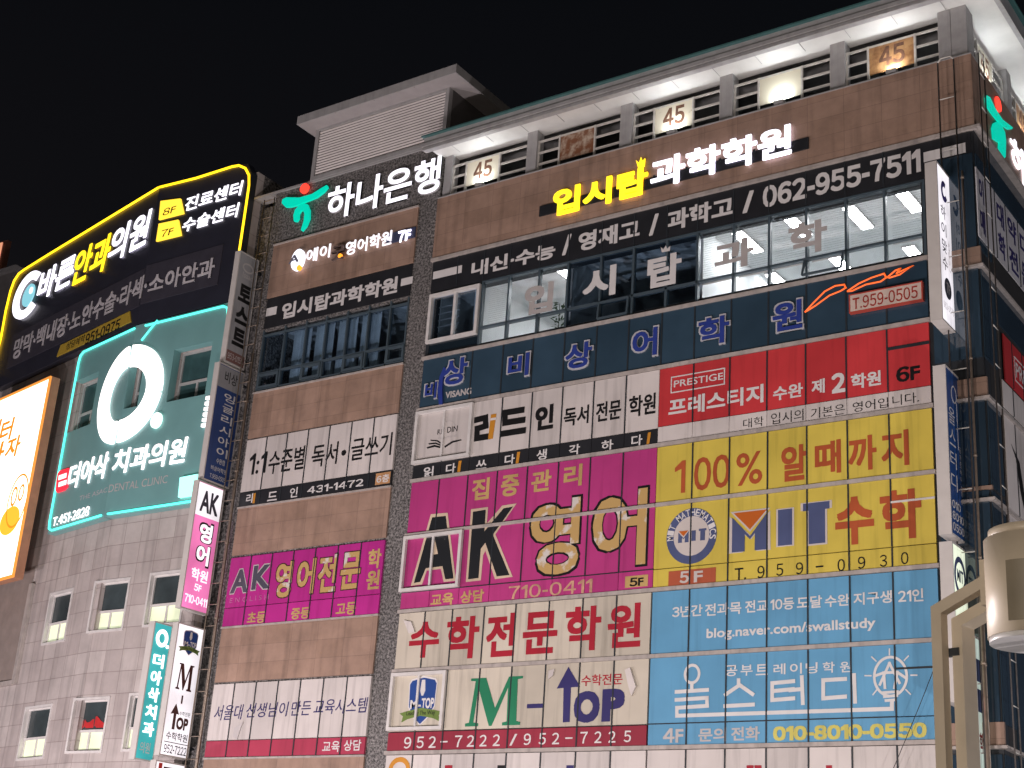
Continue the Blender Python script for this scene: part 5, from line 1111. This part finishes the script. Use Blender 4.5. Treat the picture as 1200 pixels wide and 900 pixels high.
MB().tube([FB.P(.45, z1n, e_), FB.P(uR-.3, z1n, e_), FB.P(uR-.1, z1n-.1, e_), FB.P(uR-.05, z1n-.4, e_)], .035, 8).make('neon_edge', NT, t)
MB().tube([FB.P(.15, z0n, e_), FB.P(FB.u(('B', 862, 705), NS), z0n, e_)], .035, 8).make('neon_edge', NT, t)
MB().tube([FB.P(*FB.uv(('A', 692, 732), e_), e_), FB.P(*FB.uv(('A', 622, 820), e_), e_)], .03, 8).make('neon_edge', NT, t)
OL = glow('ring_white', (1, .95, .93), 1.7)
zc = FB.v(('B', 572, 222), NS+.09); ro_v = (FB.v(('B', 580, 8), NS+.09)-FB.v(('B', 560, 432), NS+.09))/2*.985; ri_v = ro_v*.55
roA = -FA.u(('B', 428, 300), NS+.09); riA = -FA.u(('B', 480, 240), NS+.09); roB = FB.u(('B', 718, 140), NS+.09); riB = FB.u(('B', 645, 180), NS+.09)
for a0, a1 in ((92, 268),): MB().ring(FA, (0, zc), (roA, ro_v), (riA, ri_v), NS+.02, NS+.09, a0, a1, 40).make('lit_ring', OL, t)
for a0, a1 in ((-88, -8), (-6, 88)): MB().ring(FB, (0, zc), (roB, ro_v), (riB, ri_v), NS+.02, NS+.09, a0, a1, 24).make('lit_ring', OL, t)
MB().disc(FB, FB.uv(('B',684,346), NS+.09), (.24, .26), NS+.02, NS+.09).make('ring_dot', glow('mint_dot', (.72, 1, .90), 1.4), t)
LW = glow('dental_white', (1, .93, .94), 1.25)
txt(t, FA, '더아삭', ('B',303,580), ('B',473,530), ('B',322,643), ('B',468,486), LW, NS+.02, NS+.045, .018, shear=.06); txt(t, FB, '치과의원', ('B',498,520), ('B',817,470), ('B',512,582), ('B',813,420), LW, NS+.02, NS+.045, .018, shear=.06)
MB().poly(FA, pp(FA, 'B', [(244,655),(250,585),(262,568),(300,556),(300,560),(294,640),(280,655),(250,665)], NS+.06), NS+.01, NS+.06).make('red_tag', glow('tag_red', (.9, .03, .06), .9), t)
s = MB()
for y in (592, 622): s.poly(FA, pp(FA, 'B', [(256,y+18),(258,y-2),(292,y-14),(290,y+6)], NS+.07), NS+.05, NS+.07)
s.make('tag_stripe', LW, t)
txt(t, FA, 'THE ASAC', ('B',350,685), ('B',470,660), ('B',358,698), ('B',466,643), LGR, NS+.004, None, .0); txt(t, FB, 'DENTAL CLINIC', ('B',478,650), ('B',736,610), ('B',486,663), ('B',733,588), GREYV, NS+.004, None, .0)
txt(t, FA, 'T.451-2828', ('B',233,785), ('B',390,745), ('B',240,810), ('B',388,723), LW, NS+.02, NS+.04, .006)
MB().poly(FB, pp(FB, 'B', [(782,685),(790,598),(866,583),(858,672)], NS+.12), NS+.01, NS+.12).make('mint_square', glow('mint_square', (.35, 1, .86), 1.5), t)
s = MB()
for i in range(6): y = 242+i*24; s.poly(FB, pp(FB, 'B', [(902-i*4,y+14),(904-i*4,y),(945-i*4,y-8),(943-i*4,y+7)], NS+.1), NS+.02, NS+.1)
s.make('light_stripe', LW, t)

# cornice line under the clinic name sign, lit by the billboard
# billboard at the left edge
FBI = Face(FA.P(0, 0, .9), FA.U)
bu = FBI.u((59, 450)); bz1 = FBI.v((58, 442)); bz0 = FBI.v((14, 677))
t = board('billboard', 'blazing white billboard with orange words and food drawing at the left edge', 'billboard', FBI, bu-2, bz0, 0)
MB().box(FBI, bu-5, bu, bz0, bz1, -.32, -.01).make('housing', paint('orange_housing', (.42, .20, .12), .5), t)
MB().box(FBI, bu-5, bu-.1, bz0+.08, bz1-.08, -.01, .02).make('face', glow('billboard_white', (1, .90, .80), 2.2), t)
MB().frame(FBI, bu-5, bu, bz0, bz1, -.012, .05, .09).make('face_frame', glow('orange_edge', (1, .36, .06), .7), t)
ORT = glow('orange_print', (1, .30, .02), .8)
for s_, L, R, B, T in (('버', (-55,400), (0,385), (-40,455), (-5,345)), ('터', (4,390), (58,370), (20,440), (54,335)), ('하', (-55,500), (20,480), (-40,560), (10,440)), ('자', (28,465), (92,440), (40,515), (88,408))): txt(t, FBI, s_, ('B',*L), ('B',*R), ('B',*B), ('B',*T), ORT, .024, None, .03, shear=.1)
c0 = FBI.uv(('B',75,700), .03)
s = MB().ring(FBI, c0, (.72, .95), (.66, .88), .02, .03); s.ring(FBI, (c0[0]-.3, c0[1]+.2), (.22, .35), (.14, .26), .02, .032); s.ring(FBI, (c0[0]+.2, c0[1]+.25), (.2, .3), (.13, .22), .02, .032); s.make('food_drawing', ORT, t)
MB().disc(FBI, (c0[0]-.3, c0[1]-.65), (.7, .5), .02, .028).make('food_drawing', glow('amber_print', (1, .50, .04), .9), t)
cu = FA.u(('C', 132, 160), .1); cz = FA.v(('C', 20, 565), .1); cz1 = FA.v(('C', 135, 150), .1)
t = board('shaded_recess', 'shaded wall surround with pale edging under the billboard', 'recess', FA, cu-2, cz, 0)
MB().box(FA, cu-6, cu-.22, cz+.14, bz0+.6, .004, .03).make('body', paint('recess_shade_paint', (.26, .215, .195), .7, 0, .12), t)  # flat sheet on the wall; the recess shadow is in its taupe colour
MB().box(FA, cu-.22, cu, cz, cz1, .004, .12).make('edging', LEDGE, t); MB().box(FA, cu-6, cu-.22, cz, cz+.14, .004, .12).make('edging', LEDGE, t)
# neighbour behind on the left
t = thing('neighbour_building', 'dark grey building beyond the clinic at the far left', 'building', (-70, 20, 0))
nb_ = CAM+ray((18, 318)).normalized()*88
MB().wbox(nb_.x-30, nb_.x, nb_.y, nb_.y+12, 0, nb_.z).make('wall', paint('neighbour_render', (.20, .19, .19), .8, 0, .1), t)
MB().wbox(nb_.x-30, nb_.x+.2, nb_.y-.2, nb_.y+12, nb_.z, nb_.z+.3).make('coping', GMETAL, t)
ne = CAM+ray((9, 281)).normalized()*98
nt = thing('tower_sign', 'terracotta sign slab standing behind the clinic roofline', 'sign', (ne.x-2, ne.y, 20))
MB().wbox(ne.x-4, ne.x, ne.y, ne.y+.3, 30, ne.z).make('slab', paint('terracotta_slab', (.34, .15, .10), .6, 0, .1), nt)
MB().wbox(ne.x-4, ne.x-.42, ne.y-.06, ne.y-.005, 31, ne.z-.1).make('lit_edge', glow('coral', (1, .42, .25), .8), nt)

# ------------------------------------------------------------------ street lamp close to the camera
d = ray((1130, 760)); d = Vector((d.x, d.y, 0)).normalized()
Lp = Vector((CAM.x, CAM.y, 0))+d*8.0
_a = math.radians(-32); _u = Vector((d.y, -d.x, 0)); FL = Face(Lp, (_u.x*math.cos(_a)-_u.y*math.sin(_a), _u.x*math.sin(_a)+_u.y*math.cos(_a), 0))
BEI = paint('beige_lamp_paint', (.54, .47, .375), .42, 0, .06, 6)
t = thing('street_lamp', 'beige street lamp of twin square tubes with cylindrical head', 'street lamp', (Lp.x, Lp.y, 0))
for (xt, yt, xh, yh, nn) in ((22, 258, 255, 118, .06), (106, 308, 255, 222, -.02)):
    a = FL.uv(('Y', xt, yt), nn); h = FL.uv(('Y', xh, yh), nn)
    s = MB(); w_ = .045
    prof = [(a[0], 0), (a[0], a[1]), (h[0]+.1, h[1]+.1*(h[1]-a[1])/(h[0]-a[0]))]
    hw = .03; dep = .06 if xt < 60 else .12
    dx, dz = prof[2][0]-prof[1][0], prof[2][1]-prof[1][1]; ln = math.hypot(dx, dz); nx, nz = -dz/ln, dx/ln
    k = math.tan(.5*(math.pi/2-math.atan2(dz, dx)))*hw
    s.poly(FL, [(a[0]-hw, 0), (a[0]+hw, 0), (a[0]+hw, a[1]-k), (prof[2][0]-nx*hw, prof[2][1]-nz*hw), (prof[2][0]+nx*hw, prof[2][1]+nz*hw), (a[0]-hw, a[1]+k)], nn-dep, nn)
    s.make('tube_arm', BEI, t)
a = FL.uv(('Y', 62, 430)); b = FL.uv(('Y', 90, 430))
MB().box(FL, a[0]-.03, b[0]+.03, a[1]-.02, a[1]+.02, -.05, -.01).make('tie_bar', DMETAL, t)
hl = FL.u(('Y', 247, 200)); r_ = .245; hz1 = FL.v(('Y', 300, 2)); hz0 = FL.v(('Y', 300, 395)); cc = (FL.u(('Y', 247+186, 200)), .0)
def cyl(z0, z1, r, seg=40):
    s = MB(); b_ = 0
    for z in (z0, z1):
        for i in range(seg): s.v.append(FL.P(cc[0]+r*math.cos(2*math.pi*i/seg), z, cc[1]+r*math.sin(2*math.pi*i/seg)))
    for i in range(seg): s.f.append((i, (i+1) % seg, seg+(i+1) % seg, seg+i)); s.sm.add(len(s.f)-1)
    s.f.append(tuple(range(seg))[::-1]); s.f.append(tuple(range(seg, 2*seg))); return s
hd = cyl(hz0, hz1, r_).make('lamp_head', BEI, t)
cyl(hz0-.025, hz0, r_*.97).make('lens', paint('lamp_lens', (.66, .66, .68), .3), hd); cyl(hz1, hz1+.05, r_*.9).make('cap', BEI, hd)
pw = MB(); sg = 14
for z in (FL.v(('Y', 330, 352)), FL.v(('Y', 330, 112))):
    for i in range(sg+1): an = math.radians(86+i*6); pw.v.append(FL.P(cc[0]-(r_+.004)*math.cos(an), z, cc[1]+(r_+.004)*math.sin(an)))
for i in range(sg): pw.f.append((i, i+1, sg+2+i, sg+1+i)); pw.sm.add(i)
pw.make('access_panel', paint('khaki_panel', (.22, .19, .14), .5), hd)
MB().box(FL, hl-.012, hl+.03, FL.v(('Y', 262, 250)), FL.v(('Y', 262, 65)), .02, .08).make('seam_flange', BEI, hd)

# loose cable hanging down the right end of the signs
p0, p1 = FR.uv((1136, 668), .3), FR.uv((1045, 905), .3)
c = MB(); c.tube([FR.P(p0[0]+(p1[0]-p0[0])*i/8, p0[1]+(p1[1]-p0[1])*i/8-.12*math.sin(math.pi*i/8), .3) for i in range(9)], .008, 6)
tag(c.make('cable', BLACK), 'thin slack cable crossing the sky blue sign by the lamp', 'cable')
